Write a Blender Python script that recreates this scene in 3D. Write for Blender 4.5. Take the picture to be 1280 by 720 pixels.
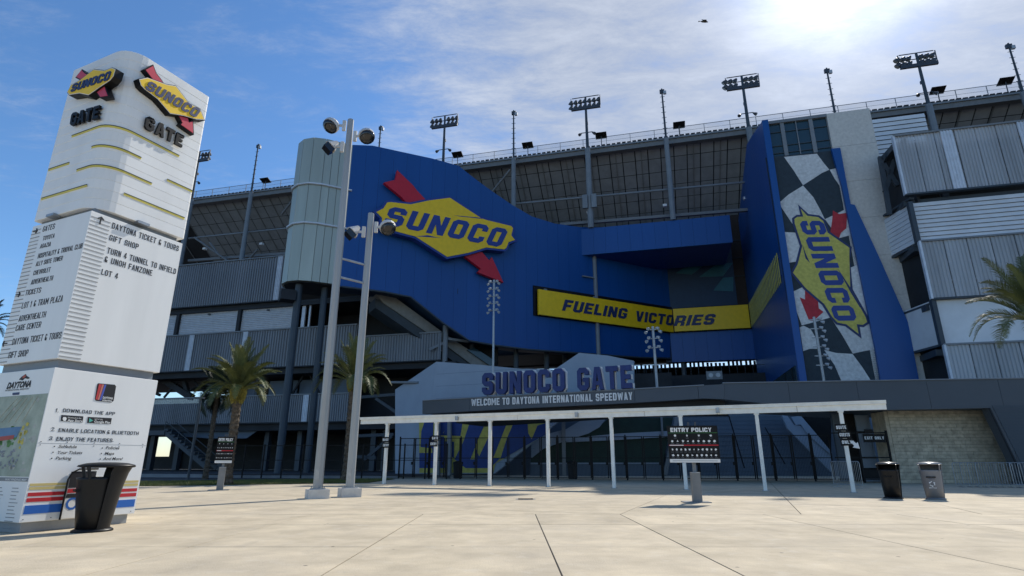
import bpy, bmesh, math, random
from mathutils import Vector, Matrix, Euler
from mathutils.geometry import tessellate_polygon
random.seed(7)
R = math.radians
S = bpy.context.scene
COL = S.collection
for o in list(bpy.data.objects): bpy.data.objects.remove(o)

# ------------------------------------------------------------------ camera
CAM_H = 1.5; F = 712.0; PITCH = 16.85
cam_d = bpy.data.cameras.new('camera'); cam = bpy.data.objects.new('camera', cam_d); COL.objects.link(cam)
cam.location = (0, 0, CAM_H); cam.rotation_euler = (R(90+PITCH), 0, 0)
cam_d.sensor_width = 36; cam_d.lens = 36*F/1280; cam_d.clip_start = .1; cam_d.clip_end = 6000
S.camera = cam
# ------------------------------------------------------------------ light and sky
SUN_AZ, SUN_EL = 36.5, 42.0
sd = Vector((math.sin(R(SUN_AZ))*math.cos(R(SUN_EL)), math.cos(R(SUN_AZ))*math.cos(R(SUN_EL)), math.sin(R(SUN_EL))))
sun_d = bpy.data.lights.new('sun', 'SUN'); sun_d.energy = 3.9; sun_d.angle = R(.55); sun_d.color = (1, .95, .87)
sun = bpy.data.objects.new('sun', sun_d); COL.objects.link(sun); sun.rotation_euler = (-sd).to_track_quat('-Z', 'Y').to_euler()
sun.location = sd*200
W = bpy.data.worlds.new('World'); S.world = W; W.use_nodes = True
nt = W.node_tree; N = nt.nodes; Lk = nt.links
for n in list(N): N.remove(n)
def wn(t, **k):
    n = N.new(t)
    for a, b in k.items(): setattr(n, a, b)
    return n
sky = wn('ShaderNodeTexSky', sky_type='NISHITA', sun_disc=False)
sky.sun_elevation = R(SUN_EL); sky.sun_rotation = R(SUN_AZ); sky.dust_density = .25; sky.air_density = 1.0; sky.ozone_density = 5.0
tc = wn('ShaderNodeTexCoord')
sep = wn('ShaderNodeSeparateXYZ'); Lk.new(tc.outputs['Generated'], sep.inputs[0])
mz = wn('ShaderNodeMath', operation='MAXIMUM'); Lk.new(sep.outputs['Z'], mz.inputs[0]); mz.inputs[1].default_value = .06
dx = wn('ShaderNodeMath', operation='DIVIDE'); Lk.new(sep.outputs['X'], dx.inputs[0]); Lk.new(mz.outputs[0], dx.inputs[1])
dy = wn('ShaderNodeMath', operation='DIVIDE'); Lk.new(sep.outputs['Y'], dy.inputs[0]); Lk.new(mz.outputs[0], dy.inputs[1])
cmb = wn('ShaderNodeCombineXYZ'); Lk.new(dx.outputs[0], cmb.inputs[0]); Lk.new(dy.outputs[0], cmb.inputs[1])
mp = wn('ShaderNodeMapping'); Lk.new(cmb.outputs[0], mp.inputs[0]); mp.inputs['Rotation'].default_value = (0, 0, R(25)); mp.inputs['Scale'].default_value = (1.0, 2.0, 1)
n1 = wn('ShaderNodeTexNoise'); Lk.new(mp.outputs[0], n1.inputs['Vector']); n1.inputs['Scale'].default_value = 3.4; n1.inputs['Detail'].default_value = 12; n1.inputs['Roughness'].default_value = .70; n1.inputs['Distortion'].default_value = .25
n2 = wn('ShaderNodeTexNoise'); Lk.new(cmb.outputs[0], n2.inputs['Vector']); n2.inputs['Scale'].default_value = .55; n2.inputs['Detail'].default_value = 3
# cirrus is a sheet that thickens towards the sun's half of the sky
dot = wn('ShaderNodeVectorMath', operation='DOT_PRODUCT'); Lk.new(tc.outputs['Generated'], dot.inputs[0]); dot.inputs[1].default_value = sd
rb = wn('ShaderNodeMapRange', interpolation_type='SMOOTHSTEP'); Lk.new(dot.outputs['Value'], rb.inputs['Value'])
rb.inputs['From Min'].default_value = .64; rb.inputs['From Max'].default_value = .95; rb.inputs['To Min'].default_value = -.20; rb.inputs['To Max'].default_value = .34
a1 = wn('ShaderNodeMath', operation='ADD'); Lk.new(n1.outputs[0], a1.inputs[0]); Lk.new(rb.outputs[0], a1.inputs[1])
a2 = wn('ShaderNodeMath', operation='MULTIPLY_ADD'); Lk.new(n2.outputs[0], a2.inputs[0]); a2.inputs[1].default_value = .35; Lk.new(a1.outputs[0], a2.inputs[2])
cr = wn('ShaderNodeMapRange', interpolation_type='SMOOTHSTEP'); Lk.new(a2.outputs[0], cr.inputs['Value'])
cr.inputs['From Min'].default_value = .45; cr.inputs['From Max'].default_value = 1.12; cr.inputs['To Max'].default_value = .84
pw = wn('ShaderNodeMath', operation='POWER'); Lk.new(dot.outputs['Value'], pw.inputs[0]); pw.inputs[1].default_value = 160
mx0 = wn('ShaderNodeMath', operation='MULTIPLY_ADD'); Lk.new(pw.outputs[0], mx0.inputs[0]); mx0.inputs[1].default_value = 9.
br = wn('ShaderNodeMapRange'); Lk.new(n1.outputs[0], br.inputs[0]); br.inputs[1].default_value = .3; br.inputs[2].default_value = .75; br.inputs[3].default_value = 2.6; br.inputs[4].default_value = 4.4; Lk.new(br.outputs[0], mx0.inputs[2])
cc = wn('ShaderNodeVectorMath', operation='SCALE'); cc.inputs[0].default_value = (.86, .93, 1.06); Lk.new(mx0.outputs[0], cc.inputs['Scale'])
mix = wn('ShaderNodeMix', data_type='RGBA'); Lk.new(cr.outputs[0], mix.inputs[0]); hsv = wn('ShaderNodeHueSaturation'); Lk.new(sky.outputs[0], hsv.inputs['Color']); hsv.inputs['Saturation'].default_value = 1.12; hsv.inputs['Value'].default_value = .93; Lk.new(hsv.outputs[0], mix.inputs[6]); Lk.new(cc.outputs[0], mix.inputs[7])
bg = wn('ShaderNodeBackground'); Lk.new(mix.outputs[2], bg.inputs[0]); bg.inputs[1].default_value = .15
wo = wn('ShaderNodeOutputWorld'); Lk.new(bg.outputs[0], wo.inputs[0])
S.view_settings.view_transform = 'Standard'; S.view_settings.look = 'None'; S.view_settings.gamma = 1; S.view_settings.exposure = 0.28

# ------------------------------------------------------------------ materials
MATS = {}
def mat(name, c, rough=.6, metal=0., var=.12, vs=1.5, bump=0., bs=20, spec=.4, c2=None, streak=False, trans=None, coat=0):
    if name in MATS: return MATS[name]
    m = bpy.data.materials.new(name); m.use_nodes = True; t = m.node_tree; n = t.nodes; l = t.links
    b = n['Principled BSDF']; b.inputs['Roughness'].default_value = rough; b.inputs['Metallic'].default_value = metal
    b.inputs['Specular IOR Level'].default_value = spec; b.inputs['Coat Weight'].default_value = coat
    g = n.new('ShaderNodeNewGeometry')
    mpn = n.new('ShaderNodeMapping'); l.new(g.outputs['Position'], mpn.inputs[0])
    if streak: mpn.inputs['Scale'].default_value = (1, 1, .12)
    nz = n.new('ShaderNodeTexNoise'); nz.inputs['Scale'].default_value = vs; nz.inputs['Detail'].default_value = 6; nz.inputs['Roughness'].default_value = .62
    l.new(mpn.outputs[0], nz.inputs['Vector'])
    r = n.new('ShaderNodeMapRange'); l.new(nz.outputs[0], r.inputs[0]); r.inputs[1].default_value = .3; r.inputs[2].default_value = .7
    mx = n.new('ShaderNodeMix'); mx.data_type = 'RGBA'; l.new(r.outputs[0], mx.inputs[0])
    c2 = c2 or tuple(x*(1-var*1.6) for x in c)
    mx.inputs[6].default_value = (*[x*(1+var*.6) for x in c], 1); mx.inputs[7].default_value = (*c2, 1)
    # each piece a shade of its own
    oi = n.new('ShaderNodeObjectInfo'); hs = n.new('ShaderNodeMapRange'); l.new(oi.outputs['Random'], hs.inputs[0]); hs.inputs[3].default_value = 1-var*.5; hs.inputs[4].default_value = 1+var*.35
    sc = n.new('ShaderNodeVectorMath'); sc.operation = 'SCALE'; l.new(mx.outputs[2], sc.inputs[0]); l.new(hs.outputs[0], sc.inputs['Scale'])
    l.new(sc.outputs[0], b.inputs['Base Color'])
    if bump:
        nb = n.new('ShaderNodeTexNoise'); nb.inputs['Scale'].default_value = bs; nb.inputs['Detail'].default_value = 4; l.new(g.outputs['Position'], nb.inputs['Vector'])
        bp = n.new('ShaderNodeBump'); bp.inputs['Strength'].default_value = bump; bp.inputs['Distance'].default_value = .02; l.new(nb.outputs[0], bp.inputs['Height']); l.new(bp.outputs[0], b.inputs['Normal'])
    if trans:
        tr = n.new('ShaderNodeBsdfTransparent'); ms = n.new('ShaderNodeMixShader'); ms.inputs[0].default_value = trans
        l.new(b.outputs[0], ms.inputs[1]); l.new(tr.outputs[0], ms.inputs[2]); l.new(ms.outputs[0], n['Material Output'].inputs[0])
    MATS[name] = m; return m
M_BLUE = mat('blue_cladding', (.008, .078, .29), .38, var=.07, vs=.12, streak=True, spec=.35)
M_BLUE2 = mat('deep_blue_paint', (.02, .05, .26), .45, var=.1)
M_YEL = mat('yellow_paint', (.90, .58, .012), .45, var=.06)
M_RED = mat('red_paint', (.55, .012, .03), .45, var=.06)
M_WHITE = mat('white_painted_metal', (.82, .82, .80), .45, var=.06, vs=.8, streak=True)
M_WHITE2 = mat('off_white_panel', (.66, .67, .66), .5, var=.08, vs=.6, streak=True)
M_BLACK = mat('black_metal', (.009, .009, .010), .5, var=.2, spec=.2)
M_BLACKP = mat('black_print', (.015, .015, .02), .6, var=.1)
M_DKBLUEP = mat('navy_print', (.02, .035, .12), .5, var=.1)
M_STEEL = mat('dark_blue_grey_steel', (.045, .062, .08), .5, var=.15, vs=.5)
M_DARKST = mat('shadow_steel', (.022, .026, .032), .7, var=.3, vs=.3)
M_GREYST = mat('painted_grey_steel', (.20, .22, .24), .45, var=.1, vs=.8)
M_GALV = mat('galvanised_steel', (.36, .38, .40), .4, metal=.55, var=.15, vs=5)
M_SCREEN = mat('perforated_metal', (.25, .27, .30), .5, metal=.3, var=.2, vs=.25, streak=True, trans=.14)
M_SCREENR = mat('perforated_metal_light', (.66, .69, .73), .5, metal=.15, var=.2, vs=.25, streak=True, trans=.34)
M_STRIP = mat('bright_metal_strip', (.62, .67, .74), .45, metal=.1, var=.1)
M_ROLL = mat('roller_shutter', (.56, .59, .63), .5, var=.08)
M_SIDING = mat('light_grey_siding', (.66, .69, .72), .5, var=.08, vs=.4)
M_SILV = mat('silver_green_cladding', (.40, .44, .39), .42, metal=.2, var=.14, vs=.25, streak=True)
M_SOFF = mat('soffit_sheet', (.25, .27, .30), .7, var=.12, vs=.6)
M_BEAM = mat('soffit_beam', (.17, .18, .19), .6, var=.1)
M_CONC = mat('precast_concrete', (.60, .585, .55), .8, var=.1, vs=3., bump=.3, bs=6)
M_SLAB = mat('plaza_concrete', (.60, .505, .355), .85, var=.17, vs=.9, bump=.35, bs=30, spec=.25)
t = M_SLAB.node_tree; n = t.nodes; l = t.links; b = n['Principled BSDF']; src = b.inputs['Base Color'].links[0].from_socket
g = n.new('ShaderNodeNewGeometry')
def layer(src, col, scale, lo, hi, amt, kind='ShaderNodeTexNoise', detail=6, stretch=(1, 1, 1)):
    mp_ = n.new('ShaderNodeMapping'); l.new(g.outputs['Position'], mp_.inputs[0]); mp_.inputs['Scale'].default_value = stretch; mp_.inputs['Rotation'].default_value = (0, 0, .5)
    z = n.new(kind); z.inputs['Scale'].default_value = scale
    if kind == 'ShaderNodeTexNoise': z.inputs['Detail'].default_value = detail; z.inputs['Roughness'].default_value = .65
    l.new(mp_.outputs[0], z.inputs['Vector']); r = n.new('ShaderNodeMapRange'); l.new(z.outputs[0], r.inputs[0]); r.inputs[1].default_value = lo; r.inputs[2].default_value = hi; r.inputs[3].default_value = 0; r.inputs[4].default_value = amt
    m = n.new('ShaderNodeMix'); m.data_type = 'RGBA'; l.new(r.outputs[0], m.inputs[0]); l.new(src, m.inputs[6]); m.inputs[7].default_value = (*col, 1); return m.outputs[2]
src = layer(src, (.46, .40, .31), .28, .48, .70, .5)                   # broad weathering
src = layer(src, (.36, .31, .24), 1.1, .58, .72, .5, stretch=(1, .35, 1))   # wandering stains
src = layer(src, (.66, .60, .49), 2.6, .55, .75, .45)                   # pale scuffs
src = layer(src, (.28, .24, .19), 9, .62, .72, .4)                      # grit patches
src = layer(src, (.10, .09, .08), 1.3, .055, .03, .85, kind='ShaderNodeTexVoronoi')   # gum spots
src = layer(src, (.44, .38, .29), 60, .45, .65, .3, detail=2)          # aggregate
l.new(src, b.inputs['Base Color'])
M_JOINT = mat('joint_dirt', (.07, .06, .05), .95, var=.2)
M_ASPH = mat('asphalt', (.055, .056, .06), .9, var=.2, vs=.7, bump=.4, bs=25)
M_GRASS = mat('grass_blades', (.075, .105, .02), .7, var=.4, vs=3, c2=(.14, .13, .04))
M_SOIL = mat('lawn_ground', (.06, .07, .025), .95, var=.3, vs=2)
M_FASC = mat('charcoal_fascia', (.075, .09, .11), .5, var=.06, vs=.4)
M_PIER = mat('charcoal_siding', (.06, .078, .10), .55, var=.06, vs=.4)
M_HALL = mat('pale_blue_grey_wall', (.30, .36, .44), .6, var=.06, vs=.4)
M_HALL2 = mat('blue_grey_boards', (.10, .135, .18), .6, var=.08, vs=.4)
M_GREEN = mat('dark_green_panel', (.012, .04, .03), .6, var=.2)
M_BRICK = mat('tan_block', (.58, .50, .37), .85, var=.24, vs=2.5, bump=.4, bs=25)
M_MORT = mat('mortar', (.17, .16, .14), .9, var=.1)
M_GLASS = mat('dark_glass', (.02, .05, .07), .12, var=.1, spec=.6)
M_TEAL = mat('teal_check', (.015, .12, .17), .4, var=.1)
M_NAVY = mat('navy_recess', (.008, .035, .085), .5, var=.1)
M_CHKD = mat('mural_black', (.028, .045, .06), .7, var=.15, vs=2, bump=.3, bs=8)
M_CHKW = mat('mural_white', (.66, .67, .67), .75, var=.16, vs=2.5, bump=.3, bs=8)
M_MYEL = mat('mural_yellow', (.55, .50, .12), .75, var=.16, vs=2.5, bump=.3, bs=8)
M_MRED = mat('mural_red', (.45, .035, .05), .75, var=.16, vs=2)
M_CANOPY = mat('weathered_white_steel', (.90, .88, .81), .5, var=.08, vs=2.5, c2=(.80, .77, .69))
M_GREYP = mat('grey_plastic', (.20, .20, .21), .5, var=.06)
M_PLASTIC = mat('black_plastic', (.010, .010, .011), .42, spec=.3, var=.15)
M_TRUNK = mat('palm_bark', (.13, .10, .07), .9, var=.35, vs=6, bump=.8, bs=20)
M_BOOT = mat('palm_boot', (.28, .24, .05), .8, var=.4, vs=5)
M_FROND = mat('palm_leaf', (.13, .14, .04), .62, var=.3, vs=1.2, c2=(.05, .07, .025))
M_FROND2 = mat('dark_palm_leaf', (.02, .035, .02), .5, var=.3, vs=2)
M_TYEL = mat('stripe_yellow', (.72, .60, .12), .5, var=.1)
M_SOFTRED = mat('emblem_red', (.60, .05, .08), .4, var=.05)
M_GOLD = mat('gold_print', (.62, .50, .20), .6, var=.06)
M_PRED = mat('red_print', (.52, .02, .03), .6, var=.06)
M_PBLUE = mat('blue_print', (.02, .13, .48), .6, var=.06)
M_MAP = mat('map_print', (.36, .40, .33), .6, var=.3, vs=2.2, c2=(.22, .26, .20))
M_MAP2 = mat('map_print_light', (.50, .51, .45), .6, var=.2, vs=4)
M_LENS = mat('camera_dome', (.01, .01, .012), .12, var=.1, spec=.7)
M_CAMW = mat('camera_housing', (.55, .55, .54), .4, var=.1)
M_LAMP = mat('lamp_shell', (.07, .075, .085), .4, metal=.4, var=.1)
M_LAMPW = mat('lamp_shell_pale', (.42, .45, .48), .4, metal=.2, var=.1)
M_BIRD = mat('bird_plumage', (.05, .045, .04), .8, var=.2)

# ------------------------------------------------------------------ geometry of the picture -> the place
CP, SP = math.cos(R(PITCH)), math.sin(R(PITCH))
C0 = Vector((0, 0, CAM_H))
def ray(px, py):
    x = px-640; u = 360-py
    return Vector((x, F*CP-u*SP, F*SP+u*CP))
def G(px, py, z=0.):
    r = ray(px, py); return C0+r*((z-CAM_H)/r.z)
class Plane:      # a vertical (or tilted) plane: origin p, horizontal axis a (to the right), up axis b, n towards the viewer
    def __init__(s, p, a, b=(0, 0, 1)):
        s.p = Vector(p); s.a = Vector(a).normalized(); s.b = Vector(b).normalized(); s.n = s.a.cross(s.b).normalized()
    def hit(s, px, py):
        r = ray(px, py); return C0+r*((s.p-C0).dot(s.n)/r.dot(s.n))
    def uv(s, px, py):
        d = s.hit(px, py)-s.p; return (d.dot(s.a), d.dot(s.b))
    def at(s, u, v, o=0): return s.p+s.a*u+s.b*v+s.n*o
    def back(s, d): return Plane(s.p-s.n*d, s.a, s.b)
K = 1.75
UX = Vector((.969, -.247, 0)); WX = Vector((.247, .969, 0))
def PW(w): return Plane(WX*w, UX)
DG = Vector((.884, .467, 0)); CD = Vector((.925, -.38, 0))
P_DIAG = Plane((2.27*K-.35, 50.6*K+.7, 0), DG)
P_T = PW(44*K)                               # entrance tower front
P_B = PW(60.8*K)                             # back wall of the recess
P_H = PW(52.9*K)                             # header beam over the recess
P_H = PW(P_DIAG.hit(727, 300).dot(WX)); P_WL = PW(78); P_WR = PW(41*K); P_ST = PW(96); P_MA = PW(94)
P_FA = Plane((14.9, 41, 0), CD); P_FB = Plane((14.9, 41, 0), (.995, -.1, 0))
P_GATE = Plane((-5.5, 51, 0), (.979, -.203, 0))
P_CAN = Plane((16.7, 29.6, 0), CD)
P_HALL = Plane((-8, 62, 0), CD)
P_IN = Plane((0, 63, 0), (.995, -.1, 0))
P_SIDE = Plane(Vector((P_T.hit(951, 148).x, P_T.hit(951, 148).y, 0)), -WX)  # tower's left flank, a runs towards the viewer

ORG = {}
def tag(o, label=None, cat=None, group=None, kind=None):
    if label: o['label'] = label
    if cat: o['category'] = cat
    if group: o['group'] = group
    if kind: o['kind'] = kind
    return o
def thing(name, label, cat, loc=(0, 0, 0), group=None, kind=None):
    o = bpy.data.objects.new(name, None); COL.objects.link(o); o.location = loc; o.empty_display_size = .3
    ORG[o] = Vector(loc); return tag(o, label, cat, group, kind)
def mesh(name, vs, fs, m, parent=None, smooth=False, loc=None):
    L = ORG[parent] if parent else Vector(loc or (0, 0, 0))
    me = bpy.data.meshes.new(name); me.from_pydata([tuple(Vector(v)-L) for v in vs], [], fs); me.update()
    if m: me.materials.append(m)
    if smooth: me.polygons.foreach_set('use_smooth', [True]*len(me.polygons))
    o = bpy.data.objects.new(name, me); COL.objects.link(o)
    if parent: o.parent = parent
    else: o.location = L
    ORG[o] = L; return o
def instance(src, parent, mtx):      # a piece sharing its mesh; src mesh is in local coordinates
    o = bpy.data.objects.new(src[0], src[1]); COL.objects.link(o); o.parent = parent
    m = mtx.copy(); m.translation -= ORG[parent]; o.matrix_local = m; ORG[o] = ORG[parent]; return o
def copy_tree(o, parent=None, off=Vector((0, 0, 0))):
    c = o.copy(); COL.objects.link(c)
    if parent: c.parent = parent
    ORG[c] = ORG[o]+off
    for ch in [x for x in ALLCH.get(o, o.children)]: copy_tree(ch, c, off)
    return c
ALLCH = {}
class MB:
    def __init__(s): s.v = []; s.f = []
    def add(s, v, f):
        k = len(s.v); s.v += [Vector(x) for x in v]; s.f += [tuple(i+k for i in q) for q in f]; return s
    def frame(s, c, x, y, z, hx, hy, hz):
        c = Vector(c); v = [c+x*(a*hx)+y*(b*hy)+z*(d*hz) for a in (-1, 1) for b in (-1, 1) for d in (-1, 1)]
        f = [(0, 1, 3, 2), (4, 6, 7, 5), (0, 4, 5, 1), (2, 3, 7, 6), (0, 2, 6, 4), (1, 5, 7, 3)]
        if x.cross(y).dot(z) < 0: f = [q[::-1] for q in f]
        return s.add(v, f)
    def box(s, x0, y0, z0, x1, y1, z1):
        return s.frame(((x0+x1)/2, (y0+y1)/2, (z0+z1)/2), Vector((1, 0, 0)), Vector((0, 1, 0)), Vector((0, 0, 1)), abs(x1-x0)/2, abs(y1-y0)/2, abs(z1-z0)/2)
    def pbox(s, P, u0, u1, v0, v1, o0, o1):       # a box standing on a plane, offsets towards the viewer
        return s.frame(P.at((u0+u1)/2, (v0+v1)/2, (o0+o1)/2), P.a, P.b, P.n, abs(u1-u0)/2, abs(v1-v0)/2, abs(o1-o0)/2)
    def bar(s, p, q, w, h=None, up=(0, 0, 1)):
        p = Vector(p); q = Vector(q); h = h or w; d = (q-p); L = d.length; d.normalize()
        x = d.cross(Vector(up))
        if x.length < 1e-3: x = Vector((1, 0, 0))
        x.normalize(); y = x.cross(d).normalized()
        return s.frame((p+q)/2, x, d, y, w/2, L/2, h/2)
    def tube(s, pts, r, n=8, cap=True):
        pts = [Vector(p) for p in pts]; rs = r if isinstance(r, (list, tuple)) else [r]*len(pts); k = len(s.v)
        ref = None
        for i, p in enumerate(pts):
            d = (pts[min(i+1, len(pts)-1)]-pts[max(i-1, 0)]).normalized()
            x = d.cross(Vector((0, 0, 1))) if ref is None else ref-d*ref.dot(d)
            if x.length < 1e-3: x = Vector((1, 0, 0))
            x.normalize(); ref = x; y = d.cross(x)
            for j in range(n):
                a = 2*math.pi*(j+.5)/n; s.v.append(p+x*(rs[i]*math.cos(a))+y*(rs[i]*math.sin(a)))
        for i in range(len(pts)-1):
            for j in range(n):
                a = k+i*n+j; b = k+i*n+(j+1) % n; s.f.append((a, b, b+n, a+n))
        if cap: s.f.append(tuple(k+j for j in range(n))[::-1]); s.f.append(tuple(k+(len(pts)-1)*n+j for j in range(n)))
        return s
    def prism(s, P, uvs, o0, o1, holes=()):       # polygon on a plane between two offsets (o1 towards the viewer)
        loops = [uvs]+list(holes); fl = [p for lp in loops for p in lp]
        tri = tessellate_polygon([[Vector((a, b, 0)) for a, b in lp] for lp in loops]); k = len(s.v); n = len(fl)
        s.v += [P.at(a, b, o1) for a, b in fl]+[P.at(a, b, o0) for a, b in fl]
        for t in tri:
            (x0, y0), (x1, y1), (x2, y2) = [fl[i] for i in t]
            if (x1-x0)*(y2-y0)-(x2-x0)*(y1-y0) < 0: t = t[::-1]
            s.f.append(tuple(k+i for i in t)); s.f.append(tuple(k+n+i for i in t[::-1]))
        b = 0
        for lp in loops:
            m = len(lp); A = sum(lp[i][0]*lp[(i+1) % m][1]-lp[(i+1) % m][0]*lp[i][1] for i in range(m))
            if lp is not uvs: A = -A
            for i in range(m):
                p = k+b+i; q = k+b+(i+1) % m; s.f.append((p, p+n, q+n, q) if A > 0 else (q, q+n, p+n, p))
            b += m
        return s
    def lathe(s, c, prof, n=16, sx=1, sy=1, rot=0):
        c = Vector(c); k = len(s.v)
        for r, z in prof:
            for j in range(n):
                a = 2*math.pi*j/n+rot; s.v.append(c+Vector((r*math.cos(a)*sx, r*math.sin(a)*sy, z)))
        for i in range(len(prof)-1):
            for j in range(n):
                a = k+i*n+j; b = k+i*n+(j+1) % n; s.f.append((a, b, b+n, a+n))
        s.f.append(tuple(k+j for j in range(n))[::-1]); s.f.append(tuple(k+(len(prof)-1)*n+j for j in range(n)))
        return s
    def build(s, name, m, parent=None, smooth=False, loc=None, **k):
        return tag(mesh(name, s.v, s.f, m, parent, smooth, loc), **k)
def pts(P, px): return [P.uv(x, y) for x, y in px]
def zf(origin, sc, L): return [(origin[0]+x/sc, origin[1]+y/sc) for x, y in L]
def pp(P, px, o0, o1, name, m, parent, **k): return MB().prism(P, pts(P, px), o0, o1).build(name, m, parent, **k)
def clip_half(poly, a, b, c):        # keep a*x+b*y<=c
    out = []
    for i in range(len(poly)):
        p = poly[i]; q = poly[(i+1) % len(poly)]; dp = a*p[0]+b*p[1]-c; dq = a*q[0]+b*q[1]-c
        if dp <= 0: out.append(p)
        if (dp < 0 < dq) or (dq < 0 < dp):
            t = dp/(dp-dq); out.append((p[0]+(q[0]-p[0])*t, p[1]+(q[1]-p[1])*t))
    return out
def clip_conv(poly, conv):           # conv counter-clockwise
    for i in range(len(conv)):
        x0, y0 = conv[i]; x1, y1 = conv[(i+1) % len(conv)]; nx, ny = (y1-y0), -(x1-x0)
        poly = clip_half(poly, nx, ny, nx*x0+ny*y0)
        if len(poly) < 3: return []
    ded = []
    for p in poly:
        if not ded or abs(p[0]-ded[-1][0])+abs(p[1]-ded[-1][1]) > 1e-4: ded.append(p)
    if len(ded) > 2 and abs(ded[0][0]-ded[-1][0])+abs(ded[0][1]-ded[-1][1]) < 1e-4: ded.pop()
    A = .5*sum(ded[i][0]*ded[(i+1) % len(ded)][1]-ded[(i+1) % len(ded)][0]*ded[i][1] for i in range(len(ded))) if len(ded) > 2 else 0
    return ded if abs(A) > .01 else []
def offset_poly(uv, d):
    n = len(uv); A = sum(uv[i][0]*uv[(i+1) % n][1]-uv[(i+1) % n][0]*uv[i][1] for i in range(n)); sg = 1 if A > 0 else -1; out = []
    for i in range(n):
        p = Vector(uv[i-1]); q = Vector(uv[i]); r = Vector(uv[(i+1) % n]); a = (q-p).normalized(); b = (r-q).normalized()
        na = Vector((a.y, -a.x))*sg; nb = Vector((b.y, -b.x))*sg; m = (na+nb)
        if m.length < 1e-3: m = na
        m.normalize(); k = d/max(.42, m.dot(na)); out.append((q.x+m.x*k, q.y+m.y*k))
    return out
def strips(P, uv, step, o0, o1, name, m, parent, gap=.05, vmin=-1e3, vmax=1e3, horiz=False, jit=0.):
    us = [p[1 if horiz else 0] for p in uv]; a = min(us); res = []
    while a < max(us)-1e-3:
        b = min(a+step, max(us)); g = gap/2
        if horiz: c = [(-1e3, a+g), (1e3, a+g), (1e3, b-g), (-1e3, b-g)]
        else: c = [(a+g, vmin), (b-g, vmin), (b-g, vmax), (a+g, vmax)]
        q = clip_conv(uv, c)
        if q:
            j = random.uniform(-jit, jit); res.append(MB().prism(P, q, o0, o1+j).build(name, m, parent))
        a = b
    return res
# ------------------------------------------------------------------ lettering
w_, h_, t_, c_ = 4., 6., 1.35, .9
GL = {
 'O': ([(0, c_), (c_, 0), (w_-c_, 0), (w_, c_), (w_, h_-c_), (w_-c_, h_), (c_, h_), (0, h_-c_)], [[(t_, t_), (w_-t_, t_), (w_-t_, h_-t_), (t_, h_-t_)]]),
 'C': ([(w_, 3.9), (w_, h_-c_), (w_-c_, h_), (c_, h_), (0, h_-c_), (0, c_), (c_, 0), (w_-c_, 0), (w_, c_), (w_, 2.1), (w_-t_, 2.1), (w_-t_, t_), (t_, t_), (t_, h_-t_), (w_-t_, h_-t_), (w_-t_, 3.9)], []),
 'G': ([(w_, 4.1), (w_, h_-c_), (w_-c_, h_), (c_, h_), (0, h_-c_), (0, c_), (c_, 0), (w_-c_, 0), (w_, c_), (w_, 3.3), (1.95, 3.3), (1.95, 2.25), (w_-t_, 2.25), (w_-t_, t_), (t_, t_), (t_, h_-t_), (w_-t_, h_-t_), (w_-t_, 4.1)], []),
 'U': ([(0, h_), (0, c_), (c_, 0), (w_-c_, 0), (w_, c_), (w_, h_), (w_-t_, h_), (w_-t_, t_), (t_, t_), (t_, h_)], []),
 'N': ([(0, 0), (0, h_), (t_, h_), (w_-t_, 2.9), (w_-t_, h_), (w_, h_), (w_, 0), (w_-t_, 0), (t_, 3.1), (t_, 0)], []),
 'S': ([(0, c_), (0, 2.0), (t_, 2.0), (t_, t_), (w_-t_, t_), (w_-t_, 2.35), (c_, 2.35), (0, 2.35+c_), (0, h_-c_), (c_, h_), (w_-c_, h_), (w_, h_-c_), (w_, 4.0), (w_-t_, 4.0), (w_-t_, h_-t_), (t_, h_-t_), (t_, 3.65), (w_-c_, 3.65), (w_, 3.65-c_), (w_, c_), (w_-c_, 0), (c_, 0)], []),
 'A': ([(0, 0), (1.1, h_), (2.9, h_), (4, 0), (2.75, 0), (2.52, 1.2), (1.48, 1.2), (1.25, 0)], [[(1.65, 2.2), (2.35, 2.2), (2.0, 4.6)]]),
 'T': ([(w_/2-t_/2, 0), (w_/2+t_/2, 0), (w_/2+t_/2, h_-t_), (w_, h_-t_), (w_, h_), (0, h_), (0, h_-t_), (w_/2-t_/2, h_-t_)], []),
 'E': ([(0, 0), (3.6, 0), (3.6, t_), (t_, t_), (t_, 2.4), (3.2, 2.4), (3.2, 3.6), (t_, 3.6), (t_, h_-t_), (3.6, h_-t_), (3.6, h_), (0, h_)], []),
 'F': ([(0, 0), (t_, 0), (t_, 2.2), (3.2, 2.2), (3.2, 3.5), (t_, 3.5), (t_, h_-t_), (3.7, h_-t_), (3.7, h_), (0, h_)], []),
 'L': ([(0, 0), (3.4, 0), (3.4, t_), (t_, t_), (t_, h_), (0, h_)], []),
 'I': ([(0, 0), (t_, 0), (t_, h_), (0, h_)], []),
 'V': ([(0, h_), (1.3, h_), (2, 2.2), (2.7, h_), (4, h_), (2.8, 0), (1.2, 0)], []),
 'R': ([(0, 0), (0, h_), (w_-c_, h_), (w_, h_-c_), (w_, 2.9), (w_-.5, 2.4), (w_, 1.9), (w_, 0), (w_-t_, 0), (w_-t_, 1.8), (t_, 1.8), (t_, 0)], [[(t_, 3.05), (w_-t_, 3.05), (w_-t_, h_-t_), (t_, h_-t_)]]),
}
GW = {'E': 3.6, 'F': 3.7, 'L': 3.4, 'I': t_}
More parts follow.
